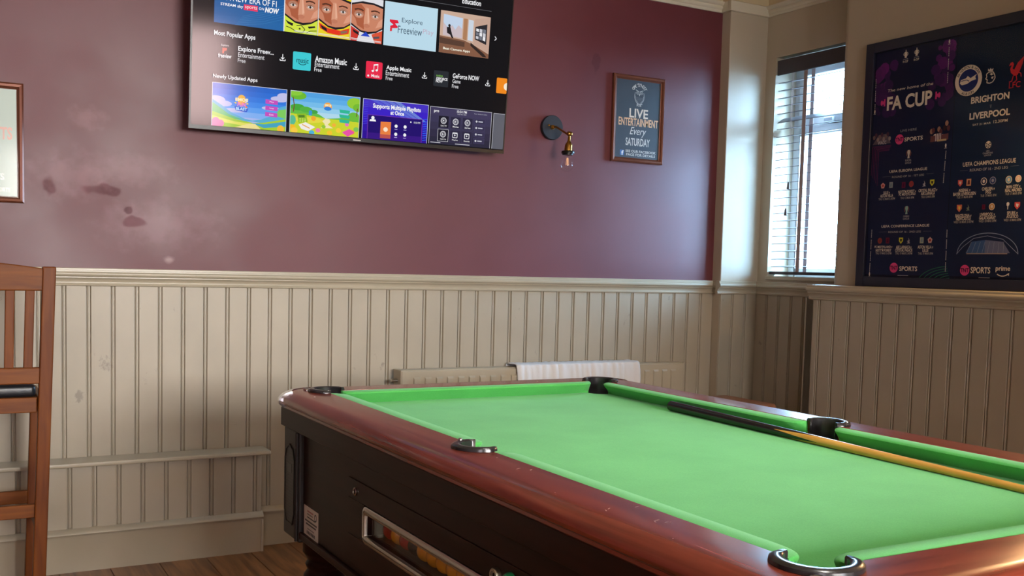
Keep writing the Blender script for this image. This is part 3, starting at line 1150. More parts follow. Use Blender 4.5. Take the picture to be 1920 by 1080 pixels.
# splice: four long points
spl = [0.475 + .165 * abs(((k + 2) % 10) / 5.0 - 1.0) for k in range(nc)]
M_EBONY = paint('ebony_lacquer', (14, 12, 13), rough=0.25, coat=0.3)
M_ASH = wood('ash_shaft', (206, 146, 62), (228, 174, 88), rough=0.3, stretch=(40, 3, 40), scale=2, bump=0.0)
MB().rings([[P_(.004, k) for k in range(nc)], [P_(.25, k) for k in range(nc)], [P_(.47, k) for k in range(nc)], [P_(spl[k], k) for k in range(nc)]], cap=False).build('butt', M_EBONY, cue, smooth=True)
MB().rings([[P_(spl[k], k) for k in range(nc)], [P_(.70, k) for k in range(nc)], [P_(1.0, k) for k in range(nc)], [P_(Lc - .02, k) for k in range(nc)]], cap=False).build('shaft', M_ASH, cue, smooth=True)
MB().rings([[P_(-.004, k) for k in range(nc)], [P_(.004, k) for k in range(nc)]]).build('bumper', M_LINER, cue, smooth=True)
MB().rings([[P_(Lc - .02, k) for k in range(nc)], [P_(Lc - .006, k) for k in range(nc)]]).build('ferrule', M_STEEL, cue, smooth=True)
MB().rings([[P_(Lc - .006, k) for k in range(nc)], [P_(Lc, k) for k in range(nc)]]).build('tip', paint('blue_chalked_tip', (70, 110, 150), rough=.8), cue, smooth=True)

# chalk scuffs on the wooden rail tops
cs_ = Canvas(lambda u, v, h: (u, v, ZT + .0003 + h))


def scuff(x, y, ln, wd, ang, col=(196, 176, 166)):
    p = on_z(x, y, ZT)
    c, s = math.cos(ang), math.sin(ang)
    pts = [(-ln, -wd * .4), (-ln * .3, -wd), (ln * .4, -wd * .5), (ln, 0), (ln * .3, wd * .6), (-ln * .5, wd)]
    cs_.poly([(p[0] + a * c - b * s, p[1] + a * s + b * c) for a, b in pts], col)


for x, y, l_, w_, a_ in ((590, 744.5, .010, .0035, 1.2), (1142, 954, .006, .0010, .6), (1136, 957.5, .005, .0008, 1.3), (1232, 976, .007, .0011, .1), (1228, 979, .004, .0008, 1.5), (1250, 980, .006, .0007, .3), (1258, 980, .003, .0010, .2),
                         (996, 882, .006, .0010, .5), (972, 880, .008, .0006, .4), (932, 859, .0025, .0008, 0), (1041, 925, .0016, .0009, 0), (1194, 952, .006, .0005, .2), (1008, 716, .006, .002, .4), (1262, 1012, .0018, .0007, 0)):
    scuff(x, y, l_, w_, a_)
cs_.build('chalk_scuffs', paint('chalk', (196, 176, 166), rough=.9), pool)['kind'] = 'stuff'

# ------------------------------------------------------------------ radiator and towel
rad_ = empty('radiator', (2.63, 4.31, 0.15), 'cream panel radiator on the boarded wall behind the pool table', 'radiator')
RX0, RX1, RZ0, RZ1, RYF = 1.835, 3.455, 0.16, 0.770, 4.255
MB().box(RX0, RX1, RYF, RYF + .012, RZ0, RZ1 - .004).build('front_panel', M_TRIM, rad_, bevel=.004, seg=2)
fl = None
n = 27
for k in range(n):
    xx = RX0 + .045 + (RX1 - RX0 - .09) * (k + .5) / n
    if fl is None:
        hw = .019
        mb = MB()
        pr = [(-hw, 0), (-hw + .004, -.008), (hw - .004, -.008), (hw, 0)]
        mb.rings([[(xx + u, RYF + .0005 + d * .0, .215) for u, d in pr], [(xx + u * .9, RYF + .0005 + d, .235) for u, d in pr], [(xx + u * .9, RYF + .0005 + d, .728) for u, d in pr], [(xx + u, RYF + .0005, .738) for u, d in pr]], cap=False)
        fl = mb.build('flute', M_TRIM, rad_, origin=(xx, RYF, .215))
    else:
        twin(fl, 'flute', rad_, (xx, RYF, .215))
MB().box(RX0, RX1, RYF + .075, RYF + .087, RZ0, RZ1 - .004).build('back_panel', M_TRIM, rad_, bevel=.004)
for xx in (RX0 - .004, RX1 - .004):
    MB().box(xx, xx + .008, RYF + .004, RYF + .09, RZ0 + .01, RZ1).build('end_cover', M_TRIM, rad_, bevel=.003)
gr = MB().box(RX0 + .004, RX1 - .004, RYF + .010, RYF + .077, RZ1 - .006, RZ1)
gr.build('top_grille', M_TRIM, rad_, bevel=.002)
MB().lathe([(.008, -.03), (.008, 0), (.012, .001), (.012, .012), (.006, .014), (.006, .02)], (RX0 - .004, RYF + .045, RZ1 - .05), n=14, axis='x').build('bleed_plug', M_STEEL, rad_, smooth=True)
MB().tube([(RX0 - .02, RYF + .045, .0), (RX0 - .02, RYF + .045, .16), (RX0 - .02, RYF + .045, .19), (RX0, RYF + .045, .20)], .0075).build('pipe', M_STEEL, rad_, smooth=True)
for xx in (RX0 + .2, RX1 - .2):
    MB().box(xx, xx + .04, RYF + .087, YBD - .001, .5, .7).build('bracket', M_TRIM, rad_)

M_TOWEL = paint('white_cotton', (226, 226, 226), rough=0.9, spec=0.2, bump=0.4, bscale=250)
rng = random.Random(4)
TWX0, TWX1 = 2.43, 3.155
ph = [rng.uniform(0, 6.28) for _ in range(8)]


def fold(x):
    return sum(math.sin(x * f + p) * a for f, p, a in ((23, ph[0], .0022), (47, ph[1], .0030), (79, ph[2], .0032), (113, ph[3], .0024))) 


nx = 120
prof = [(4.366, .52), (4.364, .62), (4.361, .70), (4.356, .755), (4.350, .776), (4.335, .7815), (4.31, .7805), (4.28, .7815), (4.262, .782), (4.2515, .777), (4.2485, .765), (4.2475, .74), (4.247, .70), (4.2465, .655), (4.246, .625), (4.2455, .60)]
vs, fs = [], []
for i in range(nx + 1):
    xx = TWX0 + (TWX1 - TWX0) * i / nx
    for j, (y, z) in enumerate(prof):
        k = max(0, (j - 8) / 7)
        d = (abs(fold(xx)) * 1.3) * (0.35 + 0.65 * min(1, k * 1.6)) if j >= 8 else fold(xx) * .25
        zz = z + (0.004 * math.sin(xx * 9 + 1) if j > 12 else 0) + (abs(fold(xx)) * .4 if 4 <= j <= 9 else 0)
        vs.append((xx + .003 * math.sin(z * 30), min(y - (.0045 + d + .0012 * math.sin(xx * 140 + z * 60) if j >= 8 else -.0 * d), 4.3665), zz))
m_ = len(prof)
for i in range(nx):
    for j in range(m_ - 1):
        fs.append((i * m_ + j, (i + 1) * m_ + j, (i + 1) * m_ + j + 1, i * m_ + j + 1))
# keep the back fall clear of the radiator and the wall
vs = [(x, (min(max(y, 4.346), 4.3665) if y > 4.344 else y), z) for x, y, z in vs]
tw = MB().add(vs, fs).build('towel', M_TOWEL, None, smooth=True)
sm = tw.modifiers.new('thickness', 'SOLIDIFY')
sm.thickness = .002
sm.offset = 1
tag(tw, 'crumpled white cotton towel draped over the radiator', 'towel')

# ------------------------------------------------------------------ bar stool at the left edge
M_STOOL = wood('stained_beech', (92, 44, 10), (120, 64, 17), rough=0.45, stretch=(22, 22, 2), scale=2, bump=0.03, coat=0.0, spec=0.22)
M_STOOLX = wood('stained_beech_rail', (96, 48, 11), (126, 70, 18), rough=0.45, stretch=(2, 22, 22), scale=2, bump=0.03, coat=0.0, spec=0.22)
M_SEAT = paint('black_vinyl', (24, 26, 30), rough=0.35, bump=0.2, bscale=200)
SXC = 0.09
stool = empty('bar_stool', (SXC, 3.97, 0), 'tall wooden bar stool with slatted back and black seat, facing the boarded wall', 'bar stool')


def beam(mb, p0, p1, wx, wy):
    """upright of rectangular section from p0 to p1"""
    r = []
    for p, s in ((p0, 1), (p1, 1)):
        r.append([(p[0] + a * wx / 2, p[1] + b * wy / 2, p[2]) for a, b in ((-1, -1), (1, -1), (1, 1), (-1, 1))])
    mb.rings(r)
    return mb


for sg in (1, -1):
    X = lambda d: SXC + sg * d
    beam(MB(), (X(.196), 3.80, 0), (X(.236), 3.765, 1.213), .042, .034).build('rear_leg', M_STOOL, stool, bevel=.004)
    beam(MB(), (X(.196), 4.15, 0), (X(.221), 4.125, .742), .040, .034).build('front_leg', M_STOOL, stool, bevel=.004)
    MB().rings([[(X(.197 + .006), y, z) for y, z in ((3.815, .30), (3.815, .345), (3.835, .345), (3.835, .30))], [(X(.197 + .006), y, z) for y, z in ((4.115, .26), (4.115, .305), (4.135, .305), (4.135, .26))]]) 
    mb = MB()
    mb.box(min(X(.195), X(.215)), max(X(.195), X(.215)), 3.80, 4.14, .285, .325)
    mb.build('side_stretcher', M_STOOLX, stool, bevel=.004)
    mb = MB().box(min(X(.198), X(.220)), max(X(.198), X(.220)), 3.79, 4.13, .722, .772)
    mb.build('side_rail', M_STOOLX, stool, bevel=.003)
# crest rail with an arched top
pts = [(SXC - .216, 1.131)] + [(SXC + .216, 1.131)]
arc = [(SXC + .222 - .444 * k / 14, 1.206 + .020 * math.sin(math.pi * k / 14)) for k in range(15)]
MB().prism(pts + arc, lambda p, q, a: (p, a - (q - 1.13) * .03, q), 3.757, 3.781).build('crest_rail', M_STOOLX, stool, bevel=.004)
MB().prism([(SXC - .207, .816), (SXC + .207, .816), (SXC + .209, .872), (SXC - .209, .872)], lambda p, q, a: (p, a, q), 3.764, 3.788).build('lower_back_rail', M_STOOLX, stool, bevel=.004)
for k, d in enumerate((-.150, -.076, .000, .103, .176)):
    pass
for xt in (.267, .206, .132, .058, -.016, -.083):
    d = (xt - SXC)
    beam(MB(), (SXC + d * .955, 3.777, .866), (SXC + d, 3.769, 1.136), .029, .014).build('back_slat', M_STOOL, stool, bevel=.003)
MB().box(SXC - .198, SXC + .198, 3.784, 3.806, .716, .768).build('rear_seat_rail', M_STOOLX, stool, bevel=.003)
MB().box(SXC - .198, SXC + .198, 4.12, 4.142, .716, .768).build('front_seat_rail', M_STOOLX, stool, bevel=.003)
MB().box(SXC - .196, SXC + .196, 3.792, 4.16, .768, .812).build('seat_pad', M_SEAT, stool, bevel=.016, seg=4, smooth=True)
MB().box(SXC - .19, SXC + .19, 3.788, 3.808, .352, .398).build('rear_stretcher', M_STOOLX, stool, bevel=.003)
MB().box(SXC - .19, SXC + .19, 4.128, 4.148, .328, .376).build('front_stretcher', M_STOOLX, stool, bevel=.003)

# low stool between the table and the alcove
lst = empty('low_stool', (3.42, 3.92, 0), 'brown low stool half hidden behind the far rail of the pool table', 'stool')
M_BROWN = paint('brown_leatherette', (160, 112, 84), rough=0.45)
MB().box(3.20, 3.62, 3.72, 4.10, .545, .612).build('seat', M_BROWN, lst, bevel=.022, seg=4, smooth=True)
MB().box(3.22, 3.60, 3.74, 4.08, .50, .545).build('seat_frame', M_STOOLX, lst, bevel=.004)
for xx in (3.245, 3.575):
    for yy in (3.765, 4.055):
        beam(MB(), (xx, yy, 0), (xx, yy, .50), .036, .036).build('leg', M_STOOL, lst, bevel=.003)

# ------------------------------------------------------------------ wall lamp
M_LAMPB = paint('dark_slate_metal', (40, 46, 56), rough=0.5, metal=0.3)
M_BRASS = paint('aged_brass', (176, 132, 62), rough=0.28, metal=1.0)
M_BULB = glass('bulb_glass', rough=0.01)
lc = on_y(1036, 239, YB - .022)
lamp = empty('wall_lamp', (float(lc[0]), YB - .03, 1.78), 'industrial wall lamp with round dark plate, brass arm and bare bulb', 'wall lamp')
lx, lz = float(lc[0]), float(lc[2])
MB().lathe([(.0001, 0), (.055, 0), (.058, -.004), (.060, -.010), (.060, -.022), (.058, -.0245), (.0001, -.0245)], (lx, YB - .0005, lz), n=48, axis='y', cap=False).build('back_plate', M_LAMPB, lamp, smooth=True)
for dx, dz in ((-.022, .003), (.010, -.001), (.030, -.008)):
    MB().lathe([(.0001, -.0045), (.004, -.004), (.0055, -.001), (.0055, 0)], (lx + dx, YB - .025, lz + dz + .006), n=12, axis='y').build('screw', M_BRASS, lamp, smooth=True)
jy = 4.205
jp = on_y(1068, 251, jy)
MB().lathe([(.011, -.002), (.011, -.012), (.006, -.016), (.006, -.02)], (lx - .004, YB - .023, lz), n=16, axis='y').build('arm_boss', M_BRASS, lamp, smooth=True)
MB().tube([(lx - .004, YB - .030, lz), (lx + (jp[0] - lx) * .25, YB - .06, lz - .002), (jp[0] - .006, jy + .012, jp[2])], .0052, n=12).build('arm', M_BRASS, lamp, smooth=True)
MB().lathe([(.0001, -.011), (.009, -.011), (.0115, -.007), (.0115, .007), (.009, .011), (.0001, .011)], (float(jp[0]), jy, float(jp[2])), n=20, axis='x', cap=False).build('swivel_joint', M_BRASS, lamp, smooth=True)
bx, bz = float(jp[0]), float(jp[2])
tx = on_y(1062, 318, jy)
til = (float(tx[0]) - bx) / (float(tx[2]) - bz)


def tilted(prof, n=28):
    """lathe about the lamp's hanging axis; prof of (r, drop)"""
    rr = []
    for r, h in prof:
        rr.append([(bx - til * h + r * math.cos(2 * math.pi * k / n), jy + r * math.sin(2 * math.pi * k / n), bz - h) for k in range(n)])
    return MB().rings(rr, cap=False)


tot = bz - float(tx[2])
s = tot / .155
tilted([(.006, .006), (.007, .030 * s), (.010, .036 * s), (.016, .044 * s), (.018, .050 * s), (.018, .062 * s), (.0185, .064 * s), (.0185, .076 * s), (.0001, .076 * s)]).build('socket', M_BRASS, lamp, smooth=True)
tilted([(.0001, .0745 * s), (.030, .0745 * s), (.032, .077 * s), (.032, .085 * s), (.027, .087 * s), (.026, .092 * s), (.0001, .090 * s)]).build('socket_ring', M_BLACK, lamp, smooth=True)
bul = tilted([(.0155, .092 * s), (.0165, .100 * s), (.021, .110 * s), (.027, .121 * s), (.0305, .134 * s), (.029, .147 * s), (.021, .157 * s), (.010, .1615 * s), (.0001, .1625 * s)]).build('bulb', M_BULB, lamp, smooth=True)
m, nt, b = new_mat('warm_filament')
b.inputs['Base Color'].default_value = lin((230, 170, 110))
b.inputs['Emission Color'].default_value = lin((255, 170, 90))
b.inputs['Emission Strength'].default_value = 0.35
M_FIL = m
for k in range(4):
    a = math.pi / 4 + k * math.pi / 2
    x0, y0 = bx - til * .1 * s, jy
    MB().tube([(x0 + .003 * math.cos(a), y0 + .003 * math.sin(a), bz - .104 * s), (x0 + .007 * math.cos(a), y0 + .007 * math.sin(a), bz - .136 * s)], .0011, n=6).build('filament', M_FIL, bul)

# its twin on the right wall, just past the edge of the picture
lamp2 = lamp.copy()
COL.objects.link(lamp2)
lamp2.location = (XR - .03, 2.23, 1.80)
lamp2.rotation_euler = (0, 0, math.radians(-90))
lamp2['label'] = 'lit industrial wall lamp on the beige right wall, past the football poster'
for ch in list(lamp.children):
    c2 = ch.copy()
    COL.objects.link(c2)
    c2.parent = lamp2
    for g in ch.children:
        g2 = g.copy()
        COL.objects.link(g2)
        g2.parent = c2
lamp['group'] = lamp2['group'] = 'industrial wall lamps'
ll = bpy.data.lights.new('wall_lamp_bulb', 'POINT')
ll.energy = 20
ll.color = (1.0, 0.60, 0.28)
ll.shadow_soft_size = .025
lo = bpy.data.objects.new('wall_lamp_bulb', ll)
COL.objects.link(lo)
lo.location = (XR - .18, 2.20, 1.80)

# ------------------------------------------------------------------ venetian blind
M_SLAT = paint('taupe_slat', (118, 112, 114), rough=0.4)
M_HEAD = paint('dark_taupe_valance', (66, 60, 66), rough=0.5)
M_TAPE = paint('taupe_tape', (176, 154, 148), rough=0.8)
M_TAPER = paint('rust_tape', (196, 120, 104), rough=0.8)
bl = empty('venetian_blind', (4.03, 3.95, OZ0), 'taupe venetian blind with open slats hanging in the alcove window', 'blind')
MB().box(4.006, 4.016, OY0 + .006, OY1 - .004, 2.325, 2.405).build('valance', M_HEAD, bl, bevel=.004)
MB().box(4.018, 4.068, OY0 + .01, OY1 - .01, 2.345, 2.40).build('head_rail', M_HEAD, bl)
sl = None
zs = [1.292 + .0415 * k for k in range(25)]
tl = math.radians(8)


def slat_mb(zc, ang):
    mb = MB()
    w, t = .025, .0014
    pr = []
    for u, v in ((-w, -t), (w, -t), (w, t), (-w, t)):
        pr.append((u * math.cos(ang) - v * math.sin(ang), u * math.sin(ang) + v * math.cos(ang)))
    return mb.prism(pr, lambda p, q, a: (4.043 + p, a, zc + q), OY0 + .008, OY1 - .006)


for k, zc in enumerate(zs):
    if k == 19:
        slat_mb(zc + .004, math.radians(34)).build('slat', M_SLAT, bl, label='tilted slat showing its dark underside')
        continue
    if sl is None:
        sl = slat_mb(zc, tl).build('slat', M_SLAT, bl, origin=(4.043, 3.95, zc))
    else:
        twin(sl, 'slat', bl, (4.043, 3.95, zc))
MB().box(4.012, 4.062, OY0 + .004, OY1 + .0, 1.2475, 1.264).build('bottom_rail', M_HEAD, bl, bevel=.003)
for yy in (4.035, 3.735):
    for xx, mt in ((4.0165, M_TAPE), (4.0705, M_TAPE)):
        MB().box(xx - .0008, xx + .0008, yy - .013, yy + .013, 1.258, 2.34).build('ladder_tape', mt, bl)
cy_ = 4.115
MB().tube([(4.010, cy_, 2.33), (4.009, cy_ + .004, 1.9), (4.009, cy_ + .001, 1.74)], .0011, n=6).build('cord', M_TAPE, bl)
MB().tube([(4.010, cy_ + .01, 2.33), (4.009, cy_ + .012, 1.9), (4.008, cy_ + .012, 1.60)], .0011, n=6).build('cord', M_TAPE, bl)
M_TASS = paint('brown_tassel', (84, 70, 60), rough=.5)
for yy, zz, xx in ((cy_ + .001, 1.705, 4.006), (cy_ + .012, 1.565, 4.005)):
    MB().lathe([(.002, .04), (.005, .034), (.008, .012), (.009, .002), (.006, 0), (.0001, 0)], (xx, yy, zz), n=12, cap=False).build('tassel', M_TASS, bl, smooth=True)

# ------------------------------------------------------------------ television
TC = np.array([.8874, 4.2668, 1.7778])
TU = np.array([1.0, .0001, .0029])
TV_ = np.array([-.0028, -.0938, .9956])
TN = np.cross(TU, TV_)
TN = TN / np.linalg.norm(TN)
TW, TH = 1.45, .832


def tvp(u, v, h=0.0):
    return TC + TU * u + TV_ * v + TN * h


def tvuv(x, y):
    d = ray(x, y)
    t = ((TC - CAMO) @ TN) / (d @ TN)
    P = CAMO + d * t - TC
    return float(P @ TU), float(P @ TV_)


M_TVB = paint('black_tv_plastic', (14, 14, 16), rough=0.35)
M_SCREEN = printed('lit_screen', rough=0.09, emit=0.95, spec=0.14)
M_SCREEN.node_tree.nodes['Principled BSDF'].inputs['Specular Tint'].default_value = (1.0, 0.74, 0.74, 1)
tv = empty('television', tuple(tvp(TW / 2, 0, -.03)), 'large flat television showing an app store screen on the plum wall', 'television')


def tvbox(name, u0, u1, v0, v1, h0, h1, mat, parent, bevel=0.0):
    mb = MB()
    vs = [tvp(u, v, h) for h in (h0, h1) for v in (v0, v1) for u in (u0, u1)]
    mb.add(vs, [(0, 2, 3, 1), (4, 5, 7, 6), (0, 1, 5, 4), (2, 6, 7, 3), (0, 4, 6, 2), (1, 3, 7, 5)])
    return mb.build(name, mat, parent, bevel=bevel)


tvbox('casing', 0, TW, 0, TH, -.012, -.0008, M_TVB, tv, .002)
tvbox('rear_cover', .15, TW - .15, .05, TH - .22, -.055, -.0125, M_TVB, tv, .01)
bz_ = tvbox('bezel', 0, .0075, 0, TH, -.0006, .003, M_TVB, tv)
tvbox('bezel', TW - .0055, TW, 0, TH, -.0006, .003, M_TVB, tv)
tvbox('bezel', .0075, TW - .0055, 0, .0155, -.0006, .003, M_TVB, tv)
tvbox('bezel', .0075, TW - .0055, TH - .007, TH, -.0006, .003, M_TVB, tv)
tvbox('badge', .70, .735, .004, .009, .0032, .0040, M_STEEL, tv)
MB().box(1.45, 1.80, 4.335, 4.384, 2.05, 2.35).build('wall_mount', M_TVB, tv)
MB().box(1.50, 1.53, 4.275, 4.335, 2.02, 2.30).build('mount_arm', M_TVB, tv)
MB().box(1.72, 1.75, 4.275, 4.335, 2.02, 2.30).build('mount_arm', M_TVB, tv)

cv = Canvas(lambda u, v, h: tvp(u, v, h), step=.00005)
WHT = (245, 245, 248)
cv.rect(.0075, .0155, TW - .0055, TH - .007, (16, 16, 19))
cv.text_lay = 80


def tt(s, lb, rt, col=WHT, bold=0.012, shear=0.0):
    a, b = tvuv(*lb), tvuv(*rt)
    cv.text(s, (a[0], a[1], b[0], b[1]), col, bold, shear)


def L(u0, v0, u1, v1):
    return lambda a, b: (u0 + a * (u1 - u0), v0 + b * (v1 - v0))


def shp(T, pts, col):
    cv.poly([T(min(max(a, 0), 1), min(max(b, 0), 1)) for a, b in pts], col)


def eT(T, cx, cy, rx, ry, col, n=18):
    shp(T, [(cx + rx * math.cos(2 * math.pi * k / n), cy + ry * math.sin(2 * math.pi * k / n)) for k in range(n)], col)


def lT(T, pts, w, col):
    cv.line([T(a, b) for a, b in pts], w, col)


# banner: blue panel and three helmeted drivers
V0, V1 = .4245, .6085
cv.lay = 1
cv.grad(.0917, V0, .3765, V1, (40, 105, 170), (24, 84, 150), 6)
T = L(.0917, V0, .3765, V1)
for k in range(6):
    lT(T, [(.3 + .02 * k, .04 * k), (.7, .10 + .05 * k), (1.0, .26 + .06 * k)], .0012, (60, 130, 190))
tt('A NEW ERA OF F1', (424, 0.5), (518.5, 2.5), WHT, .01)
tt('STREAM', (413, 9.5), (441.5, 8.5), WHT, .02)
tt('sky', (444.5, 16.0), (455.5, 10.2), WHT, .02)
a, b = tvuv(457, 18.5), tvuv(483.5, 11.5)
cv.rect(a[0], a[1], b[0], b[1], (236, 60, 100))
tt('sports', (459, 17.5), (481.5, 13.2), WHT, .0)
tt('ON', (485, 18.5), (494.5, 15.0), WHT, .01)
tt('NOW', (496, 23.5), (523, 17.0), WHT, .05, .2)
cv.rect(.3758, V0, .3795, V1, WHT)
SKIN, SKIN2, DRK = (206, 134, 104), (176, 96, 66), (34, 30, 34)


def eyes(T, lx, rx, ey, sk):
    for x in (lx, rx):
        eT(T, x, ey + .005, .150, .085, tuple(c * .86 for c in sk))
        eT(T, x, ey - .01, .125, .055, sk)
        eT(T, x, ey, .088, .030, (214, 200, 194))
        eT(T, x, ey + .002, .032, .030, (84, 74, 66))
        eT(T, x, ey + .002, .014, .013, (12, 10, 10))
        lT(T, [(x - .10, ey + .012), (x - .03, ey + .040), (x + .04, ey + .038), (x + .10, ey + .008)], .0016, (60, 34, 26))
        lT(T, [(x - .14, ey + .105), (x - .03, ey + .130), (x + .08, ey + .120), (x + .14, ey + .095)], .0060, (86, 50, 36))


def driver(u0, u1, kind):
    cv.lay = 1
    T = L(u0, V0, u1, V1)
    cols = {1: (214, 232, 70), 2: (240, 214, 40), 3: (226, 226, 232)}
    cv.rect(u0, V0, u1, V1, DRK)
    shp(T, [(0, .30), (.25, .26), (.55, .24), (.85, .28), (1, .33), (1, .80), (.7, .86), (.3, .86), (0, .80)], SKIN)
    shp(T, [(0, .62), (.14, .50), (.2, .36), (.42, .28), (.40, .5), (.44, .74), (.3, .84), (0, .80)], SKIN2)
    shp(T, [(.44, .78), (.54, .78), (.60, .46), (.56, .36), (.46, .34), (.40, .40)], (218, 154, 124))
    shp(T, [(.50, .76), (.54, .76), (.58, .46), (.53, .42)], (234, 178, 150))
    eT(T, .50, .37, .10, .045, (196, 124, 96))
    shp(T, [(.78, .34), (1, .40), (1, .58), (.88, .50)], (224, 158, 130))
    eyes(T, .24, .76, .60, (214, 150, 122))
    top = cols[kind] if kind != 1 else (60, 60, 50)
    shp(T, [(0, .82), (.35, .90), (.7, .89), (1, .84), (1, 1), (0, 1)], top)
    shp(T, [(0, .80), (.35, .87), (.7, .86), (1, .81), (1, .85), (.7, .90), (.35, .91), (0, .84)], DRK)
    shp(T, [(0, 0), (1, 0), (1, .33), (.8, .24), (.55, .19), (.3, .22), (0, .36)], cols[kind])
    shp(T, [(0, .40), (.3, .26), (.55, .22), (.8, .27), (1, .37), (1, .33), (.8, .235), (.55, .185), (.3, .22), (0, .355)], DRK)
    if kind == 1:
        for p in ([(.02, .26), (.14, .22), (.26, .20), (.24, .14), (.1, .18)], [(.7, .17), (.92, .2), (.94, .165), (.74, .13)]):
            shp(T, p, DRK)
        lT(T, [(.05, .12), (.2, .09), (.35, .03), (.55, .02), (.62, .1), (.5, .18), (.36, .16)], .0030, DRK)
        lT(T, [(.66, .02), (.78, .08), (.98, .1)], .0030, DRK)
        eT(T, .46, .10, .03, .02, (60, 64, 20))
    if kind == 2:
        shp(T, [(.02, .30), (.3, .20), (.7, .18), (.98, .26), (.96, .13), (.65, .07), (.3, .09), (.05, .18)], (224, 66, 40))
        shp(T, [(.06, .255), (.26, .19), (.28, .12), (.12, .17)], DRK)
        shp(T, [(.70, .165), (.92, .20), (.90, .145), (.72, .11)], (140, 110, 90))
        shp(T, [(.32, .19), (.66, .175), (.64, .085), (.33, .10)], (236, 54, 30))
    if kind == 3:
        shp(T, [(0, .33), (.28, .22), (.2, .0), (0, .0)], (206, 56, 46))
        shp(T, [(.66, .19), (1, .30), (1, .0), (.78, .0)], (222, 84, 56))
        shp(T, [(.32, .13), (.48, .235), (.62, .13)], (40, 70, 200))
        shp(T, [(.05, .26), (.24, .205), (.28, .13), (.1, .19)], DRK)
        shp(T, [(.72, .14), (.92, .17), (.92, .12), (.74, .09)], (90, 84, 90))
    lT(T, [(.3 if kind == 1 else .02, .055), (.98, .05)], .0022, (236, 236, 236))
    lT(T, [(.3 if kind == 1 else .02, .03), (.98, .025)], .0020, (216, 216, 220))


driver(.3795, .5205, 1)
driver(.5240, .6645, 2)
driver(.6675, .8110, 3)
cv.lay = 60
cv.rect(.5210, V0, .5235, V1, WHT)
cv.rect(.6648, V0, .6672, V1, WHT)
# explore tile
cv.lay = 1
cv.rect(.8195, .4230, 1.0712, .6085, (200, 228, 240))
cv.rect(.8210, .4245, 1.0697, .6070, (190, 222, 238))
tt('Explore', (752.5, 44.5), (792, 39.0), (70, 92, 110), .0)
tt('Freeview', (745, 62.0), (791.0, 54.5), (66, 88, 106), .0)
tt('Play', (791.8, 66.5), (812.5, 57.5), (196, 176, 196), -.004)
T = L(.8195, .4230, 1.0712, .6085)
shp(T, [(.10, .60), (.25, .60), (.27, .54), (.20, .52), (.26, .45), (.24, .42), (.12, .40), (.11, .45), (.17, .49), (.10, .55)], (226, 36, 60))
shp(T, [(.11, .41), (.15, .41), (.15, .34), (.11, .33)], (226, 60, 70))
# camera apps tile: a bright room
cv.lay = 1
u0, u1, v0, v1 = 1.0863, 1.3372, .4240, .6065
T = L(u0, v0, u1, v1)
cv.rect(u0, v0, u1, v1, (206, 174, 154))
shp(T, [(.06, .42), (.44, .40), (.44, .88), (.06, .92)], (196, 214, 236))
shp(T, [(.06, .42), (.44, .40), (.44, .62), (.36, .70), (.3, .58), (.24, .68), (.16, .6), (.06, .72)], (206, 190, 196))
shp(T, [(.46, .38), (.54, .36), (.54, .88), (.46, .88)], (176, 128, 92))
shp(T, [(.56, .38), (.66, .36), (.66, .86), (.56, .87)], (206, 216, 228))
shp(T, [(.68, .30), (1, .12), (1, 1), (.68, .9)], (198, 164, 146))
shp(T, [(.70, .42), (.94, .32), (.94, .82), (.70, .72)], (44, 42, 46))
for k in range(3):
    for j in range(3):
        shp(T, [(.72 + .07 * k, .44 + .09 * j - .01 * k), (.775 + .07 * k, .43 + .09 * j - .015 * k), (.775 + .07 * k, .50 + .09 * j), (.72 + .07 * k, .51 + .09 * j)], [(206, 206, 214), (120, 124, 136), (236, 236, 240)][(k + j) % 3])
shp(T, [(0, .40), (.48, .36), (.68, .28), (1, .10), (1, 0), (0, 0)], (134, 92, 70))
shp(T, [(0, .36), (.5, .32), (.5, .2), (0, .22)], (90, 64, 52))
shp(T, [(.62, .33), (.9, .10), (.96, .02), (.88, .02), (.62, .25)], (52, 40, 36))
eT(T, .18, .66, .024, .035, DRK)
shp(T, [(.13, .62), (.2, .63), (.24, .46), (.27, .38), (.24, .37), (.2, .45), (.14, .48)], DRK)
tt('Best Camera Apps', (830.0, 93.5), (880.5, 94.5), (250, 246, 226), .025)
# top line, category word, arrows
cv.lay = 1
cv.rect(.0917, .6330, 1.3390, .6343, (120, 120, 126))
tt('Education', (866, 6.5), (901.5, 2.0), WHT, .02)


def chev(u, v, s, d):
    cv.line([(u - d * s * .5, v + s), (u + d * s * .5, v), (u - d * s * .5, v - s)], .0038, (220, 220, 226))


chev(1.3690, .5170, .009, 1)
chev(.0680, .5170, .009, -1)
tt('Most Popular Apps', (400.7, 68.0), (478.5, 66.0), WHT, .02)
tt('Explore Freev...', (446, 98.0), (513, 94.5), WHT, .02)
tt('Entertainment', (446, 107.0), (495.5, 104.0), (226, 226, 230), .008)
tt('Free', (445.3, 116.7), (460, 111.0), (226, 226, 230), .008)
tt('Amazon Music', (590, 116.0), (650, 111.5), WHT, .02)
tt('Entertainment', (589.5, 124.7), (636, 121.0), (226, 226, 230), .008)
tt('Free', (588.5, 133.7), (602.5, 127.7), (226, 226, 230), .008)
tt('Apple Music', (723.5, 132.5), (771, 128.0), WHT, .02)
tt('Entertainment', (722.5, 141.0), (766.5, 137.0), (226, 226, 230), .008)
tt('Free', (722.5, 149.7), (735.5, 144.0), (226, 226, 230), .008)
tt('GeForce NOW', (848, 146.5), (898, 143.3), WHT, .02)
tt('Game', (847.5, 155.5), (863, 149.8), (226, 226, 230), .008)
tt('Free', (846.5, 164.8), (859, 159.2), (226, 226, 230), .008)
tt('Newly Updated Apps', (398.5, 147.5), (482.5, 147.0), WHT, .02)
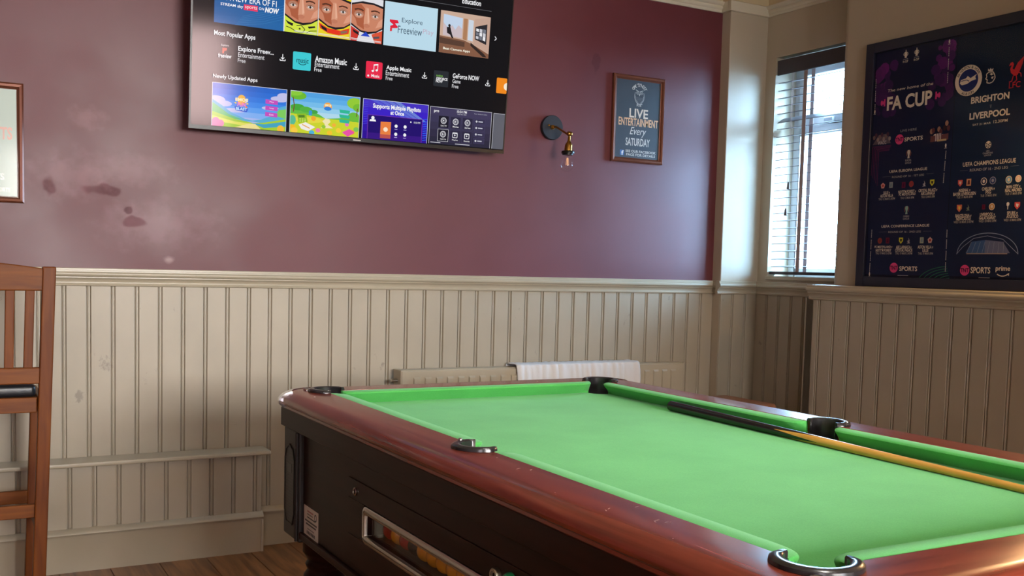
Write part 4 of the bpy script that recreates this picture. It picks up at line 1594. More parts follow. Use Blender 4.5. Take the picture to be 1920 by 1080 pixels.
for px in ((530, 108), (667.5, 125), (796, 141.5), (914.5, 156)):
    cv.lay = 2
    u, v = tvuv(*px)
    cv.rect(u - .0015, v - .006, u + .0015, v + .014, WHT)
    cv.line([(u - .007, v + .001), (u, v - .007), (u + .007, v + .001)], .003, WHT)
    cv.line([(u - .011, v - .006), (u - .011, v - .012), (u + .011, v - .012), (u + .011, v - .006)], .003, WHT)
# app icons
cv.lay = 1
cv.rrect(.1010, .277, .1760, .349, .006, (24, 22, 24))
tt('Explore', (414, 87.0), (428.5, 84.0), (236, 226, 228), .01)
tt('freeview', (408.5, 107.5), (433.5, 102.0), WHT, .02)
u, v = tvuv(421, 95.5)
cv.poly([(u - .009, v + .012), (u + .010, v + .012), (u + .008, v + .003), (u - .001, v), (u - .003, v - .009), (u - .009, v - .010)], (236, 84, 54))
cv.lay = 2
cv.rrect(.4205, .2765, .4985, .3495, .005, (64, 206, 216))
tt('music', (555.2, 117.0), (578.3, 110.5), (14, 70, 80), .01)
a = tvuv(567, 115)
cv.ring(a[0], a[1] + .002, .022, .018, .003, (10, 60, 74), 14, 215, 325)
cv.lay = 2
cv.rrect(.7450, .2755, .8215, .3475, .006, (236, 44, 76))
u, v = .785, .318
cv.ell(u - .008, v - .010, .0055, .0045, WHT)
cv.ell(u + .010, v - .006, .0055, .0045, WHT)
cv.rect(u - .0045, v - .010, u - .0018, v + .017, WHT)
cv.rect(u + .0135, v - .006, u + .0162, v + .021, WHT)
cv.poly([(u - .0045, v + .012), (u + .0162, v + .016), (u + .0162, v + .022), (u - .0045, v + .018)], WHT)
cv.ell(.757, .286, .0045, .0045, WHT, 10)
tt('Music', (695.5, 144.5), (711.0, 140.5), WHT, .015)
cv.lay = 2
cv.rrect(1.0685, .2745, 1.1420, .3435, .004, (40, 44, 50))
tt('GEFORCE', (817, 149.5), (838.5, 147.0), WHT, .03)
tt('NOW', (816.5, 154.3), (829.5, 150.5), WHT, .03)
tt('NVIDIA', (817.5, 143.5), (830, 141.5), (120, 180, 80), .02)
cv.lay = 2
cv.rrect(1.3895, .2750, 1.4440, .3450, .005, (244, 140, 30))
cv.ell(1.4444, .3080, .0165, .017, (250, 236, 214), 14, 90, 270)


# newly updated tiles
def tile(u0, u1, v0=.0175, v1=.1905, edge=(206, 214, 232)):
    cv.lay = 1
    cv.rect(u0, v0, u1, v1, edge)
    return L(u0 + .0022, v0, u1 - .0022, v1 - .0022)


def band(T, cols, b0, b1):
    n = len(cols)
    cv.lay += 1
    for k, c in enumerate(cols):
        p, q = b0 + (b1 - b0) * k / n, b0 + (b1 - b0) * (k + 1) / n
        cv.poly([T(0, p), T(1, p), T(1, q), T(0, q)], c, up=False)


T = tile(.0907, .4010)
band(T, [(176, 176, 232), (170, 186, 240), (130, 178, 244), (92, 160, 242), (66, 140, 236), (52, 124, 226), (44, 112, 216), (40, 104, 206)], 0.0, 1.0)
for cx, cy, rx, ry in ((.05, .62, .12, .09), (.14, .54, .12, .07), (.9, .76, .12, .07), (.97, .84, .1, .08), (.8, .52, .14, .05), (.3, .4, .14, .05)):
    eT(T, cx, cy, rx, ry, (196, 196, 236))
shp(T, [(0, .62), (.12, .5), (.26, .34), (.44, .22), (.6, .18), (0, .1)], (92, 176, 214))
shp(T, [(0, .55), (.1, .44), (.22, .3), (.4, .2), (0, .2)], (96, 190, 120))
shp(T, [(1, .62), (.9, .56), (.82, .36), (.66, .24), (.5, .18), (1, .1)], (90, 176, 214))
shp(T, [(1, .54), (.9, .5), (.85, .36), (1, .3)], (128, 206, 96))
shp(T, [(0, .34), (.3, .2), (.55, .14), (.7, .17), (1, .30), (1, 0), (0, 0)], (168, 206, 56))
shp(T, [(0, .24), (.3, .14), (.52, .12), (.4, .06), (0, .12)], (226, 224, 96))
shp(T, [(.52, .14), (.7, .13), (1, .24), (1, .12), (.7, .04)], (70, 166, 196))
shp(T, [(.3, 0), (.5, .12), (.58, .12), (.66, 0)], (240, 226, 150))
for cx, cy, r in ((.05, .12, .05), (.11, .07, .05), (.03, .03, .05)):
    eT(T, cx, cy, r, r * 1.7, (240, 130, 180))
eT(T, .93, .05, .05, .09, (246, 190, 60))
for k in range(12):
    a = 2 * math.pi * k / 12
    shp(T, [(.385 + .10 * math.cos(a), .58 + .2 * math.sin(a)), (.385 + .07 * math.cos(a + .2), .58 + .14 * math.sin(a + .2)), (.385 + .07 * math.cos(a - .2), .58 + .14 * math.sin(a - .2))], [(250, 200, 60), (90, 120, 220), (240, 120, 60)][k % 3])
eT(T, .385, .66, .055, .12, (246, 186, 70))


def tT(T, s, a, b, c, d, col, bold=.03):
    p, q = T(a, b), T(c, d)
    cv.text(s, (p[0], p[1], q[0], q[1]), col, bold)


tT(T, 'EMOJI', .30, .60, .47, .70, (255, 240, 200), .05)
tT(T, 'FUN', .33, .50, .44, .60, (255, 130, 190), .05)
shp(T, [(.29, .50), (.48, .47), (.46, .38), (.31, .40)], (40, 90, 210))
tT(T, 'BLAST', .31, .41, .46, .48, (190, 226, 255), .05)
for k, s in enumerate(('Play', 'Settings', 'Exit')):
    shp(T, [(.71, .73 - .15 * k), (.88, .72 - .15 * k), (.88, .62 - .15 * k), (.71, .63 - .15 * k)], (200, 80, 190))
    tT(T, s, .765, .655 - .15 * k, .825, .695 - .15 * k, (250, 226, 250), .01)
T = tile(.4156, .7262)
band(T, [(206, 226, 236), (180, 220, 240), (150, 208, 240), (120, 192, 238), (96, 176, 234), (84, 164, 228)], 0.3, 1.0)
shp(T, [(0, .66), (.14, .6), (.3, .56), (.42, .48), (.5, .40), (.7, .44), (.86, .52), (1, .5), (1, 0), (0, 0)], (104, 190, 70))
shp(T, [(0, .46), (.3, .44), (.52, .40), (.75, .40), (1, .38), (1, 0), (0, 0)], (206, 216, 50))
shp(T, [(.1, .4), (.4, .4), (.52, .32), (.3, .26), (.05, .3)], (232, 220, 70))
shp(T, [(.50, .40), (.56, .40), (.58, .33), (.54, .26), (.62, .18), (.44, .16), (.5, .26), (.46, .33)], (244, 232, 180))
for cx, cy, rx, ry, c in ((.1, .9, .12, .1, (110, 190, 50)), (.06, .97, .1, .08, (140, 206, 60)), (.93, .84, .12, .14, (150, 206, 56)), (.98, .74, .08, .1, (120, 190, 50)), (.1, .62, .1, .08, (70, 170, 60)),
                          (.22, .58, .09, .07, (84, 180, 66)), (.33, .54, .06, .05, (70, 166, 70)), (.92, .5, .09, .12, (110, 190, 60)), (.03, .3, .05, .12, (90, 190, 150))):
    eT(T, cx, cy, rx, ry, c)
lT(T, [(.03, .86), (.05, .66), (.04, .5)], .004, (120, 80, 50))
lT(T, [(.97, .72), (.96, .52)], .004, (120, 80, 50))
shp(T, [(.09, .46), (.22, .48), (.25, .28), (.12, .24)], (150, 196, 40))
shp(T, [(.11, .43), (.20, .445), (.205, .385), (.115, .37)], (84, 130, 40))
for k in range(9):
    eT(T, .14 + .035 * (k % 3), .345 - .035 * (k // 3), .012, .013, (206, 226, 110), 8)
shp(T, [(.12, .20), (.22, .27), (.36, .17), (.26, .06), (.16, .10)], (244, 240, 236))
lT(T, [(.17, .21), (.28, .13)], .004, (240, 170, 60))
tT(T, '8', .255, .44, .305, .57, (60, 150, 220), .06)
eT(T, .33, .38, .035, .06, (244, 170, 50))
for cx, cy, r, c in ((.03, .12, .05, (246, 190, 40)), (.06, .05, .05, (250, 206, 70)), (.40, .10, .035, (240, 130, 180)), (.57, .06, .04, (246, 200, 50)), (.7, .14, .04, (250, 210, 60)), (.63, .26, .03, (246, 180, 60)),
                     (.82, .30, .03, (236, 120, 190)), (.9, .12, .04, (244, 150, 60)), (.48, .2, .03, (150, 200, 60)), (.31, .03, .04, (80, 180, 220)), (.96, .2, .04, (130, 200, 90))):
    eT(T, cx, cy, r, r * 1.5, c, 12)
shp(T, [(.75, .1), (.86, .2), (.94, .12), (.84, .0)], (236, 84, 170))
eT(T, .53, .70, .06, .10, (246, 170, 80))
eT(T, .53, .65, .055, .05, (50, 130, 220))
tT(T, 'EMOJI', .485, .69, .575, .76, (255, 240, 190), .05)
for k in range(3):
    shp(T, [(.70, .66 - .12 * k), (.86, .65 - .12 * k), (.85, .57 - .12 * k), (.71, .58 - .12 * k)], (50, 186, 150))
T = tile(.7390, 1.0525, .0180, .1885)
band(T, [(46, 16, 150), (50, 20, 170), (54, 26, 190), (60, 34, 200), (70, 50, 196)], 0, 1)
for k in range(4):
    shp(T, [(.1 + .12 * k, 1), (.2 + .12 * k, 1), (.75 + .08 * k, .55), (.68 + .08 * k, .55)], (84 + 8 * k, 90 + 14 * k, 214))
for k in range(10):
    shp(T, [(.93, .06 + .06 * k), (.99, .08 + .06 * k), (.99, .10 + .06 * k), (.93, .08 + .06 * k)], (40, 100, 240))
    shp(T, [(.01, .36 + .06 * k), (.07, .38 + .06 * k), (.07, .40 + .06 * k), (.01, .38 + .06 * k)], (70, 60, 220))
tT(T, 'Supports Multiple Playlists', .14, .76, .88, .91, WHT, .03)
tT(T, 'at Once', .41, .66, .62, .77, WHT, .03)
shp(T, [(.07, .0), (.07, .62), (.92, .62), (.92, .0)], (110, 50, 170))
shp(T, [(.08, .0), (.08, .605), (.91, .605), (.91, .0)], (34, 14, 110))
shp(T, [(.08, .0), (.08, .16), (.91, .16), (.91, .0)], (56, 22, 130))
eT(T, .15, .54, .025, .045, WHT, 12)
shp(T, [(.11, .50), (.19, .50), (.20, .45), (.10, .45)], WHT)
shp(T, [(.27, .04), (.27, .46), (.43, .47), (.43, .04)], (236, 130, 66))
shp(T, [(.27, .04), (.27, .14), (.43, .14), (.43, .04)], (190, 84, 76))
eT(T, .35, .27, .035, .06, (255, 232, 206), 12)
for k, (a, b) in enumerate(((.51, .38), (.65, .38), (.51, .17), (.65, .17))):
    eT(T, a, b, .024, .044, WHT, 12)
    shp(T, [(a - .022, b - .09), (a + .022, b - .09), (a + .022, b - .075), (a - .022, b - .075)], (190, 180, 236))
eT(T, .735, .52, .011, .02, WHT, 8)
tT(T, '10:54 PM', .78, .49, .88, .54, WHT, .0)
T = tile(1.0605, 1.3755, .0200, .1850, (196, 196, 206))
band(T, [(44, 42, 62), (50, 46, 70), (56, 52, 78), (60, 56, 86), (66, 60, 92)], 0, 1)
tT(T, 'pro', .05, .84, .13, .92, WHT, .02)
tT(T, '10:54 PM', .42, .90, .58, .97, WHT, .01)
tT(T, 'Wed Mar 2025', .425, .85, .575, .88, (210, 210, 220), .0)
for a, b in ((.70, .90),):
    tT(T, 'Your device is active', .70, .91, .92, .94, (190, 190, 206), .0)
lab = (('Live TV', 'Movies', 'Series'), ('Catch Up', 'Playlist', 'Favorite'))
for r in range(2):
    for c in range(3):
        x0, y0 = .13 + .195 * c, .42 - .37 * r + .03
        cv.poly([T(x0, y0), T(x0 + .175, y0), T(x0 + .175, y0 + .34), T(x0, y0 + .34)], (206, 206, 214) if (r, c) == (1, 0) else (70, 66, 96))
        cv.poly([T(x0 + .006, y0 + .01), T(x0 + .169, y0 + .01), T(x0 + .169, y0 + .33), T(x0 + .006, y0 + .33)], (30, 28, 42) if c == 0 else (46, 42, 66))
        p = T(x0 + .0875, y0 + .20)
        if (r, c) in ((1, 1), (1, 2)):
            cv.rrect(p[0] - .013, p[1] - .0125, p[0] + .013, p[1] + .0125, .004, (226, 226, 232))
            cv.rrect(p[0] - .010, p[1] - .0095, p[0] + .010, p[1] + .0065, .003, (46, 42, 66))
        else:
            cv.ring(p[0], p[1], .0145, .0145, .0028, (226, 226, 232), 18)
            cv.ring(p[0], p[1], .0095, .0095, .0018, (200, 200, 210), 14)
        cv.poly([(p[0] - .004, p[1] - .005), (p[0] + .005, p[1]), (p[0] - .004, p[1] + .005)], (226, 226, 232))
        tT(T, lab[r][c], x0 + .04, y0 + .04, x0 + .135, y0 + .085, WHT, .01)
for k in range(4):
    y0 = .64 - .18 * k
    cv.poly([T(.72, y0), T(.90, y0), T(.90, y0 + .15), T(.72, y0 + .15)], (74, 68, 104))
    cv.poly([T(.725, y0 + .01), T(.895, y0 + .01), T(.895, y0 + .14), T(.725, y0 + .14)], (54, 50, 78))
    eT(T, .755, y0 + .075, .016, .03, (210, 210, 220), 10)
    cv.poly([T(.785, y0 + .06), T(.86, y0 + .06), T(.86, y0 + .09), T(.785, y0 + .09)], (190, 190, 206))
cv.poly([T(.02, .03), T(.18, .03), T(.18, .05), T(.02, .05)], (200, 200, 212))
cv.poly([T(.42, .03), T(.66, .03), T(.66, .05), T(.42, .05)], (200, 200, 212))
cv.lay = 1
cv.rect(1.3845, .0200, 1.4445, .1830, (196, 196, 206))
cv.rect(1.3865, .0200, 1.4445, .1810, (96, 98, 108))
cv.build('screen', M_SCREEN, tv, 'lit screen with rows of app tiles')

# ------------------------------------------------------------------ framed pictures on the plum wall
M_COPPER = paint('copper_brown_frame', (112, 62, 42), rough=0.28, metal=0.35)
M_GLAZE = glass('picture_glass', rough=0.1, f0=0.006)


def frame_ring(x0, x1, z0, z1, yw, w, d, prof_hi, name, mat, parent):
    """four mitred mouldings"""
    pr = [(0, 0), (0, d * .75), (w * .25, d), (w * .6, d * .93), (w * .8, d * .6), (w, d * .5), (w, 0)]
    cs = [(x0, z0), (x1, z0), (x1, z1), (x0, z1)]
    ins = [(1, 1), (-1, 1), (-1, -1), (1, -1)]
    for k in range(4):
        a, b = cs[k], cs[(k + 1) % 4]
        ia, ib = ins[k], ins[(k + 1) % 4]
        r0 = [(a[0] + ia[0] * p, yw - q, a[1] + ia[1] * p) for p, q in pr]
        r1 = [(b[0] + ib[0] * p, yw - q, b[1] + ib[1] * p) for p, q in pr]
        MB().rings([r0, r1]).build(name, mat, parent, smooth=True)


PYF = YB - .0005
c = [on_y(x, y, YB - .018) for x, y in ((1151, 137), (1248, 148), (1243, 308), (1148, 303))]
fx0, fx1 = (c[0][0] + c[3][0]) / 2, (c[1][0] + c[2][0]) / 2
fz0, fz1 = (c[2][2] + c[3][2]) / 2, (c[0][2] + c[1][2]) / 2
pic = empty('framed_notice', ((fx0 + fx1) / 2, YB - .01, fz0), 'copper framed notice about live entertainment every Saturday', 'picture')
frame_ring(fx0, fx1, fz0, fz1, PYF, .024, .020, 0, 'moulding', M_COPPER, pic)
YPR = YB - .008
cv = Canvas(lambda u, v, h: (u, YPR - h, v))
cv.rect(fx0 + .02, fz0 + .02, fx1 - .02, fz1 - .02, (58, 70, 84))


def wuv(x, y, Y=YPR):
    p = on_y(x, y, Y)
    return float(p[0]), float(p[2])


def wt(s, lb, rt, col, bold=.012, shear=0.0):
    a, b = wuv(*lb), wuv(*rt)
    cv.text(s, (a[0], a[1], b[0], b[1]), col, bold, shear)


PALE = (206, 206, 204)
wt('LIVE', (1179.9, 219.7), (1215.3, 206.7), (224, 214, 200), .02)
wt('ENTERTAINMENT', (1159.6, 233.2), (1234, 226.8), (226, 184, 144), .02)
wt('Every', (1180.3, 256), (1211.9, 241), PALE, .005, .35)
wt('SATURDAY', (1172.6, 272), (1218.4, 262), PALE, .02)
wt('SEE OUR FACEBOOK', (1172.6, 284.8), (1229.2, 285.4), PALE, .02)
wt('PAGE FOR DETAILS', (1173.8, 291.4), (1228, 291.6), PALE, .02)
a, b = wuv(1161.8, 290), wuv(1169.7, 281)
cv.rrect(a[0], a[1], b[0], b[1], .003, (70, 110, 170))
wt('f', (1164.5, 290), (1169, 282), (240, 240, 240), .03)
wt('THE', (1195.5, 159), (1203, 157.2), PALE, .01)
wt('PUB', (1193.5, 199.5), (1202, 197.2), PALE, .01)
oc = wuv(1198.5, 179)
cv.arc_text("OWL'S NEST", oc[0], oc[1] + .004, .048, .017, 148, 32, PALE, bold=.015)
cv.ring(oc[0], oc[1] - .006, .032, .040, .003, (170, 176, 180), 20, 150, 390)
for sx in (-1, 1):
    cv.ring(oc[0] + sx * .011, oc[1] + .012, .0095, .0085, .002, (190, 194, 196), 14)
    cv.ell(oc[0] + sx * .011, oc[1] + .012, .003, .003, (190, 194, 196), 8)
    cv.line([(oc[0] + sx * .002, oc[1] + .018), (oc[0] + sx * .024, oc[1] + .026)], .003, (190, 194, 196))
    cv.line([(oc[0] + sx * .026, oc[1] - .004), (oc[0] + sx * .022, oc[1] - .026), (oc[0] + sx * .008, oc[1] - .038)], .0022, (160, 166, 172))
cv.poly([(oc[0] - .004, oc[1] + .006), (oc[0] + .004, oc[1] + .006), (oc[0], oc[1] - .006)], (200, 200, 200))
for k in range(4):
    for j in range(4):
        cv.ring(oc[0] - .015 + .010 * j, oc[1] - .012 - .007 * k, .004, .004, .001, (140, 148, 156), 6, 180, 360)
cv.rect(oc[0] - .018, oc[1] - .048, oc[0] + .018, oc[1] - .044, (180, 184, 188))
cv.build('print', M_PRINT, pic, 'slate blue printed sheet')
MB().box(fx0 + .018, fx1 - .018, YB - .0125, YB - .0115, fz0 + .018, fz1 - .018).build('glazing', M_GLAZE, pic)

a, b = on_y(45.5, 381, YB - .018), on_y(44, 157, YB - .018)
gx1, gz0, gz1 = float((a[0] + b[0]) / 2), float(a[2]), float(b[2])
gx0 = gx1 - .33
pic2 = empty('framed_notice', ((gx0 + gx1) / 2, YB - .01, gz0), 'brown framed notice with pale mint sheet, cut off by the left edge', 'picture')
frame_ring(gx0, gx1, gz0, gz1, PYF, .024, .020, 0, 'moulding', M_COPPER, pic2)
cv = Canvas(lambda u, v, h: (u, YPR - h, v))
cv.rect(gx0 + .02, gz0 + .02, gx1 - .02, gz1 - .02, (186, 204, 196))
wt('TS', (0, 261), (23, 239), (222, 176, 166), .03)
wt('S', (0.5, 337), (8, 325), (232, 234, 232), .03)
wt('ORTS', (-2, 359), (19, 352), (230, 234, 232), .03)
cv.build('print', M_PRINT, pic2, 'pale mint printed sheet')
MB().box(gx0 + .018, gx1 - .018, YB - .0125, YB - .0115, gz0 + .018, gz1 - .018).build('glazing', M_GLAZE, pic2)

# ------------------------------------------------------------------ large framed fixtures poster on the right wall's ledge
XF = 3.772           # front of the frame
XS_ = 3.786          # printed sheet
M_NAVY = paint('navy_black_frame', (24, 30, 52), rough=0.35)
a, b = on_x(1621, 85, XF), on_x(1606, 536, XF)
py1 = float((a[1] + b[1]) / 2)
pz0, pz1 = 1.2035, float(a[2])
py0 = 2.495
post = empty('football_poster', (3.79, (py0 + py1) / 2, pz0), 'large navy framed football fixtures poster standing on the ledge', 'poster')
fw_ = .046
for (y0, y1, z0, z1) in ((py1 - fw_, py1, pz0, pz1), (py0, py0 + fw_, pz0, pz1)):
    MB().box(XF, 3.8055, y0, y1, z0, z1).build('frame_stile', M_NAVY, post, bevel=.003)
for (y0, y1, z0, z1) in ((py0 + fw_, py1 - fw_, pz0, pz0 + fw_), (py0 + fw_, py1 - fw_, pz1 - fw_, pz1)):
    MB().box(XF, 3.8055, y0, y1, z0, z1).build('frame_rail', M_NAVY, post, bevel=.003)
MB().box(3.795, 3.8055, py0 + fw_, py1 - fw_, pz0 + fw_, pz1 - fw_).build('backing', M_NAVY, post)
cv = Canvas(lambda u, v, h: (XS_ - h, -u, v), step=.00006)


def puv(x, y):
    p = on_x(x, y, XS_)
    return -float(p[1]), float(p[2])


def pt(s, lb, rt, col, bold=.012, shear=0.0):
    a, b = puv(*lb), puv(*rt)
    cv.text(s, (a[0], a[1], b[0], b[1]), col, bold, shear)


CREAM = (226, 214, 200)
U0, U1, Z0, Z1 = -py1 + fw_, -py0 - fw_, pz0 + fw_, pz1 - fw_
cv.rect(U0, Z0, U1, Z1, (18, 26, 46))
UM = puv(1783, 300)[0]
cv.grad(U0 + .004, Z0 + .01, UM, Z1 - .004, (24, 38, 72), (26, 32, 64), 5)
cv.grad(UM + .003, Z0 + .01, U1 - .004, Z1 - .004, (22, 38, 72), (20, 36, 62), 5)
# magenta smoke at the top of the first sheet
rg = random.Random(11)
for k in range(70):
    sd = k % 2
    t = rg.random()
    if sd:
        cu, cw = UM - .012 - .11 * rg.random() ** 2, Z1 - .01 - .26 * t
    else:
        cu, cw = U0 + .015 + .10 * rg.random() ** 2, Z1 - .06 - .22 * t
    f = rg.uniform(.5, 1.3) * (1 - t * .5)
    r = rg.uniform(.010, .030)
    cu = min(max(cu, U0 + .006 + r), UM - .002 - r)
    cv.ell(cu, min(cw, Z1 - r - .006), r, r * 1.0, (26 + 70 * f, 32 + 6 * f, 64 + 46 * f), 10)
MAG = (214, 60, 130)
PB = cv.lay
cv.text_lay = PB + 14
pt('The new home of the', (1666, 173.5), (1751.5, 153.5), CREAM, .004, .12)
pt('FA CUP', (1664, 208.5), (1750, 168.3), CREAM, .03)
cv.lay = PB
for px, sg in (((1656, 193.5), -1), ((1761, 178.5), 1)):
    u, v = puv(*px)
    cv.rect(u - .010, v - .007, u + .010, v + .007, MAG)
    cv.rect(u - sg * .012 - .004, v - .016, u - sg * .012 + .004, v + .016, MAG)
    cv.rect(u + sg * .004 - .004, v - .011, u + sg * .004 + .004, v + .011, MAG)
for px, tx_ in (((1700, 103), 'FA CUP'), ((1720.4, 99), 'FA CUP')):
    u, v = puv(*px)
    cv.ell(u, v + .002, .008, .011, CREAM, 14)
    cv.rect(u - .002, v + .010, u + .002, v + .022, CREAM)
    cv.rect(u - .006, v - .013, u + .006, v - .008, CREAM)
    cv.ring(u, v + .003, .013, .010, .002, CREAM, 14)
    cv.text(tx_, (u - .014, v - .034, u + .014, v - .024), CREAM, .02)
    cv.rect(u - .013, v - .020, u + .013, v - .017, (150, 150, 160))


def dots(x0, y0, x1, y1, n):
    cv.lay = PB
    for k in range(n):
        u, v = puv(x0 + (x1 - x0) * k / (n - 1), y0 + (y1 - y0) * k / (n - 1))
        if k % 7 != 5:
            cv.rect(u - .0016, v - .003, u + .0016, v + .003, (190, 186, 186))


dots(1781, 90, 1778, 158, 20)
dots(1644, 150, 1642, 204, 16)
dots(1775, 284, 1770, 345, 20)
dots(1636, 432, 1632, 510, 26)
dots(1777, 432, 1774, 508, 26)
for px in ((1782, 78), (1642, 210), (1775, 273), (1632, 514)):
    u, v = puv(*px)
    cv.ell(u, v, .004, .009, CREAM, 8)
    cv.rect(u - .006, v - .012, u + .006, v - .010, CREAM)
pt('LIVE HERE', (1690, 248), (1720.5, 239.8), (170, 170, 176), .0)


def tnt(c, lb, rt):
    cv.lay = PB
    u, v = puv(*c)
    cv.ell(u, v, .0225, .0225, (222, 70, 130), 28)
    cv.text('TNT', (u - .020, v - .009, u + .020, v + .009), (60, 20, 56), .03)
    pt('SPORTS', lb, rt, CREAM, .02)


tnt((1687.7, 261.6), (1697, 265.7), (1732, 254.2))
tnt((1677, 502), (1687.3, 508), (1721.4, 499.7))
tnt((1810, 506.7), (1821, 512.2), (1858.6, 501.2))
cv.lay = PB
for l, r in (((1684, 517), (1704, 516.3)), ((1836, 521.3), (1857, 520.6))):
    p, q = puv(*l), puv(*r)
    cv.rect(p[0], p[1], q[0], p[1] + .003, (150, 150, 156))
# little crowd scenes, kept generic
cv.lay = PB
u, v = puv(1655, 262)
cv.poly([(u - .052, v - .02), (u + .05, v - .02), (u + .03, v + .025), (u - .02, v + .022)], (96, 86, 96))
for k in range(9):
    cv.ell(u - .045 + .011 * k, v + .012 + .012 * math.sin(k * 2.1), .0075, .010, [(120, 96, 96), (80, 52, 70), (150, 130, 126)][k % 3], 10)
cv.text('WACC', (u - .022, v - .022, u + .026, v - .006), (190, 186, 190), .02)
for k in range(5):
    d = .009 * k
    cv.line([(u - .050 + d, v - .16 - .1 * k * .12), (u - .050 + d, v - .030 - d * .6), (u + .055 - d * .3, v - .030 - d * .6)], .0016, (120, 40, 90))
cv.lay = PB
u, v = puv(1763, 252)
for k in range(10):
    cv.ell(u - .042 + .0095 * k, v + .006 + .018 * math.sin(k * 1.7 + .6) + .02 * (k > 6), .0085, .012, [(160, 120, 104), (96, 56, 66), (206, 190, 180), (60, 40, 50)][k % 4], 10)
cv.poly([(u - .045, v - .030), (u + .045, v - .026), (u + .045, v + .0), (u - .045, v - .004)], (106, 64, 70))
for k in range(4):
    cv.rect(u - .02 + .008 * k, v - .028, u - .016 + .008 * k, v + .004, (210, 206, 206))
cv.rect(u - .01, v - .030, u + .036, v - .022, (196, 172, 130))


def trophy(px, lab, col=(206, 196, 186)):
    cv.lay = PB
    u, v = puv(*px)
    cv.poly([(u - .006, v - .016), (u + .006, v - .016), (u + .004, v - .004), (u + .008, v + .010), (u + .006, v + .020), (u - .006, v + .020), (u - .008, v + .010), (u - .004, v - .004)], col)
    cv.line([(u - .009, v - .006), (u - .012, v + .006), (u - .008, v + .018)], .0024, (150, 90, 80))
    cv.line([(u + .009, v - .006), (u + .012, v + .006), (u + .008, v + .018)], .0024, (150, 90, 80))
    for k, t in enumerate(lab):
        cv.text(t, (u - .016, v - .029 - .011 * k, u + .016, v - .021 - .011 * k), (176, 172, 172), .01)


trophy((1705, 290), ('EUROPA', 'LEAGUE'))
trophy((1701, 395), ('CONFERENCE', 'LEAGUE'), (150, 186, 170))
pt('UEFA EUROPA LEAGUE', (1669, 324.6), (1740, 313.5), CREAM, .012)
pt('ROUND OF 16 - 1ST LEG', (1674, 334.2), (1734, 325.7), (176, 172, 172), .008)
pt('UEFA CONFERENCE LEAGUE', (1654, 427.2), (1744, 419.9), CREAM, .012)
pt('ROUND OF 16 - 2ND LEG', (1667, 437.2), (1728, 432.2), (176, 172, 172), .008)
pt('UEFA CHAMPIONS LEAGUE', (1806.7, 313), (1906.7, 296.2), CREAM, .012)
pt('ROUND OF 16 - 2ND LEG', (1820, 321.9), (1891.4, 311), (176, 172, 172), .008)
for l, r in (((1656, 332.5), (1671, 331.5)), ((1738, 326.5), (1752, 325.5)), ((1649, 435.5), (1664, 435)), ((1732, 434), (1748, 433.6)), ((1801, 321), (1816, 319.5)), ((1896, 312), (1912, 310.5))):
    p, q = puv(*l), puv(*r)
    cv.rect(p[0], p[1], q[0], p[1] + .0012, (100, 104, 116))


def crest(px, kind, c1, c2=(240, 236, 230), s=.013):
    cv.lay = PB
    u, v = puv(*px)
    if kind == 'o':
        cv.ell(u, v, s, s * 1.08, c2, 18)
        cv.ell(u, v, s * .82, s * .88, c1, 18)
        cv.ell(u, v, s * .4, s * .5, c2, 10)
    elif kind == 's':
        cv.poly([(u - s * .85, v + s), (u + s * .85, v + s), (u + s * .85, v - s * .2), (u, v - s * 1.15), (u - s * .85, v - s * .2)], c1)
        cv.poly([(u - s * .4, v + s * .6), (u + s * .5, v + s * .45), (u + s * .2, v - s * .5), (u - s * .3, v - s * .2)], c2)
    elif kind == 'p':
        cv.poly([(u + s * math.cos(math.radians(90 + 72 * k)), v + s * 1.1 * math.sin(math.radians(90 + 72 * k))) for k in range(5)], c1)
        cv.ell(u, v, s * .45, s * .45, c2, 8)
    elif kind == 'r':
        cv.poly([(u - s * .75, v - s), (u + s * .75, v - s), (u + s * .75, v + s), (u - s * .75, v + s)], c1)
        cv.poly([(u - s * .4, v - s * .6), (u + s * .4, v - s * .6), (u + s * .3, v + s * .6), (u - s * .3, v + s * .6)], c2)
    elif kind == 'b':
        cv.poly([(u - s * .7, v - s * .9), (u + s * .7, v - s * .9), (u + s * .4, v - s * .4), (u + s * .5, v + s * .1), (u - s * .1, v + s * 1.1), (u + s * .1, v + s * .2), (u - s * .6, v - s * .1), (u - s * .1, v - s * .5)], c1)
    elif kind == 'c':
        cv.ell(u, v + s * .55, s * .45, s * .5, c1, 10)
        cv.poly([(u - s * .15, v), (u + s * .15, v), (u + s * .1, v - s), (u - s * .1, v - s)], c1)
        cv.poly([(u - s * .5, v + s * .2), (u + s * .5, v + s * .3), (u, v - s * .2)], c1)


RED, YEL = (190, 50, 60), (210, 206, 60)
crest((1656.7, 348.5), 'p', (214, 150, 140), (170, 60, 60))
crest((1672, 347), 'r', (150, 160, 160), (120, 140, 150))
crest((1695.5, 347), 'r', (110, 30, 70), (80, 20, 60))
crest((1710, 345), 'o', (170, 60, 66), (150, 70, 70))
crest((1734, 344.5), 'b', (190, 186, 190))
crest((1749, 342.5), 's', YEL, (40, 40, 30))
crest((1651, 451.5), 'o', (150, 60, 60), (120, 60, 60))
crest((1665.5, 451), 'r', (110, 30, 60), (80, 20, 50))
crest((1690.5, 451), 's', YEL, (40, 40, 30))
crest((1704.5, 451.5), 'b', (170, 160, 170))
crest((1729.5, 450.5), 'r', (160, 170, 150), (120, 140, 150))
crest((1745, 450.5), 'p', (214, 170, 160), (170, 60, 60))
crest((1801.7, 343.5), 's', (214, 90, 80), (230, 200, 180))
crest((1817.8, 342), 'r', (206, 150, 110), (90, 40, 40), .0145)
crest((1846, 340), 'o', (40, 50, 90), (226, 214, 206), .0145)
crest((1862.8, 338.5), 'o', (40, 60, 110), (150, 150, 170), .0145)
crest((1892.8, 337), 'o', (110, 160, 196), (226, 206, 170), .0145)
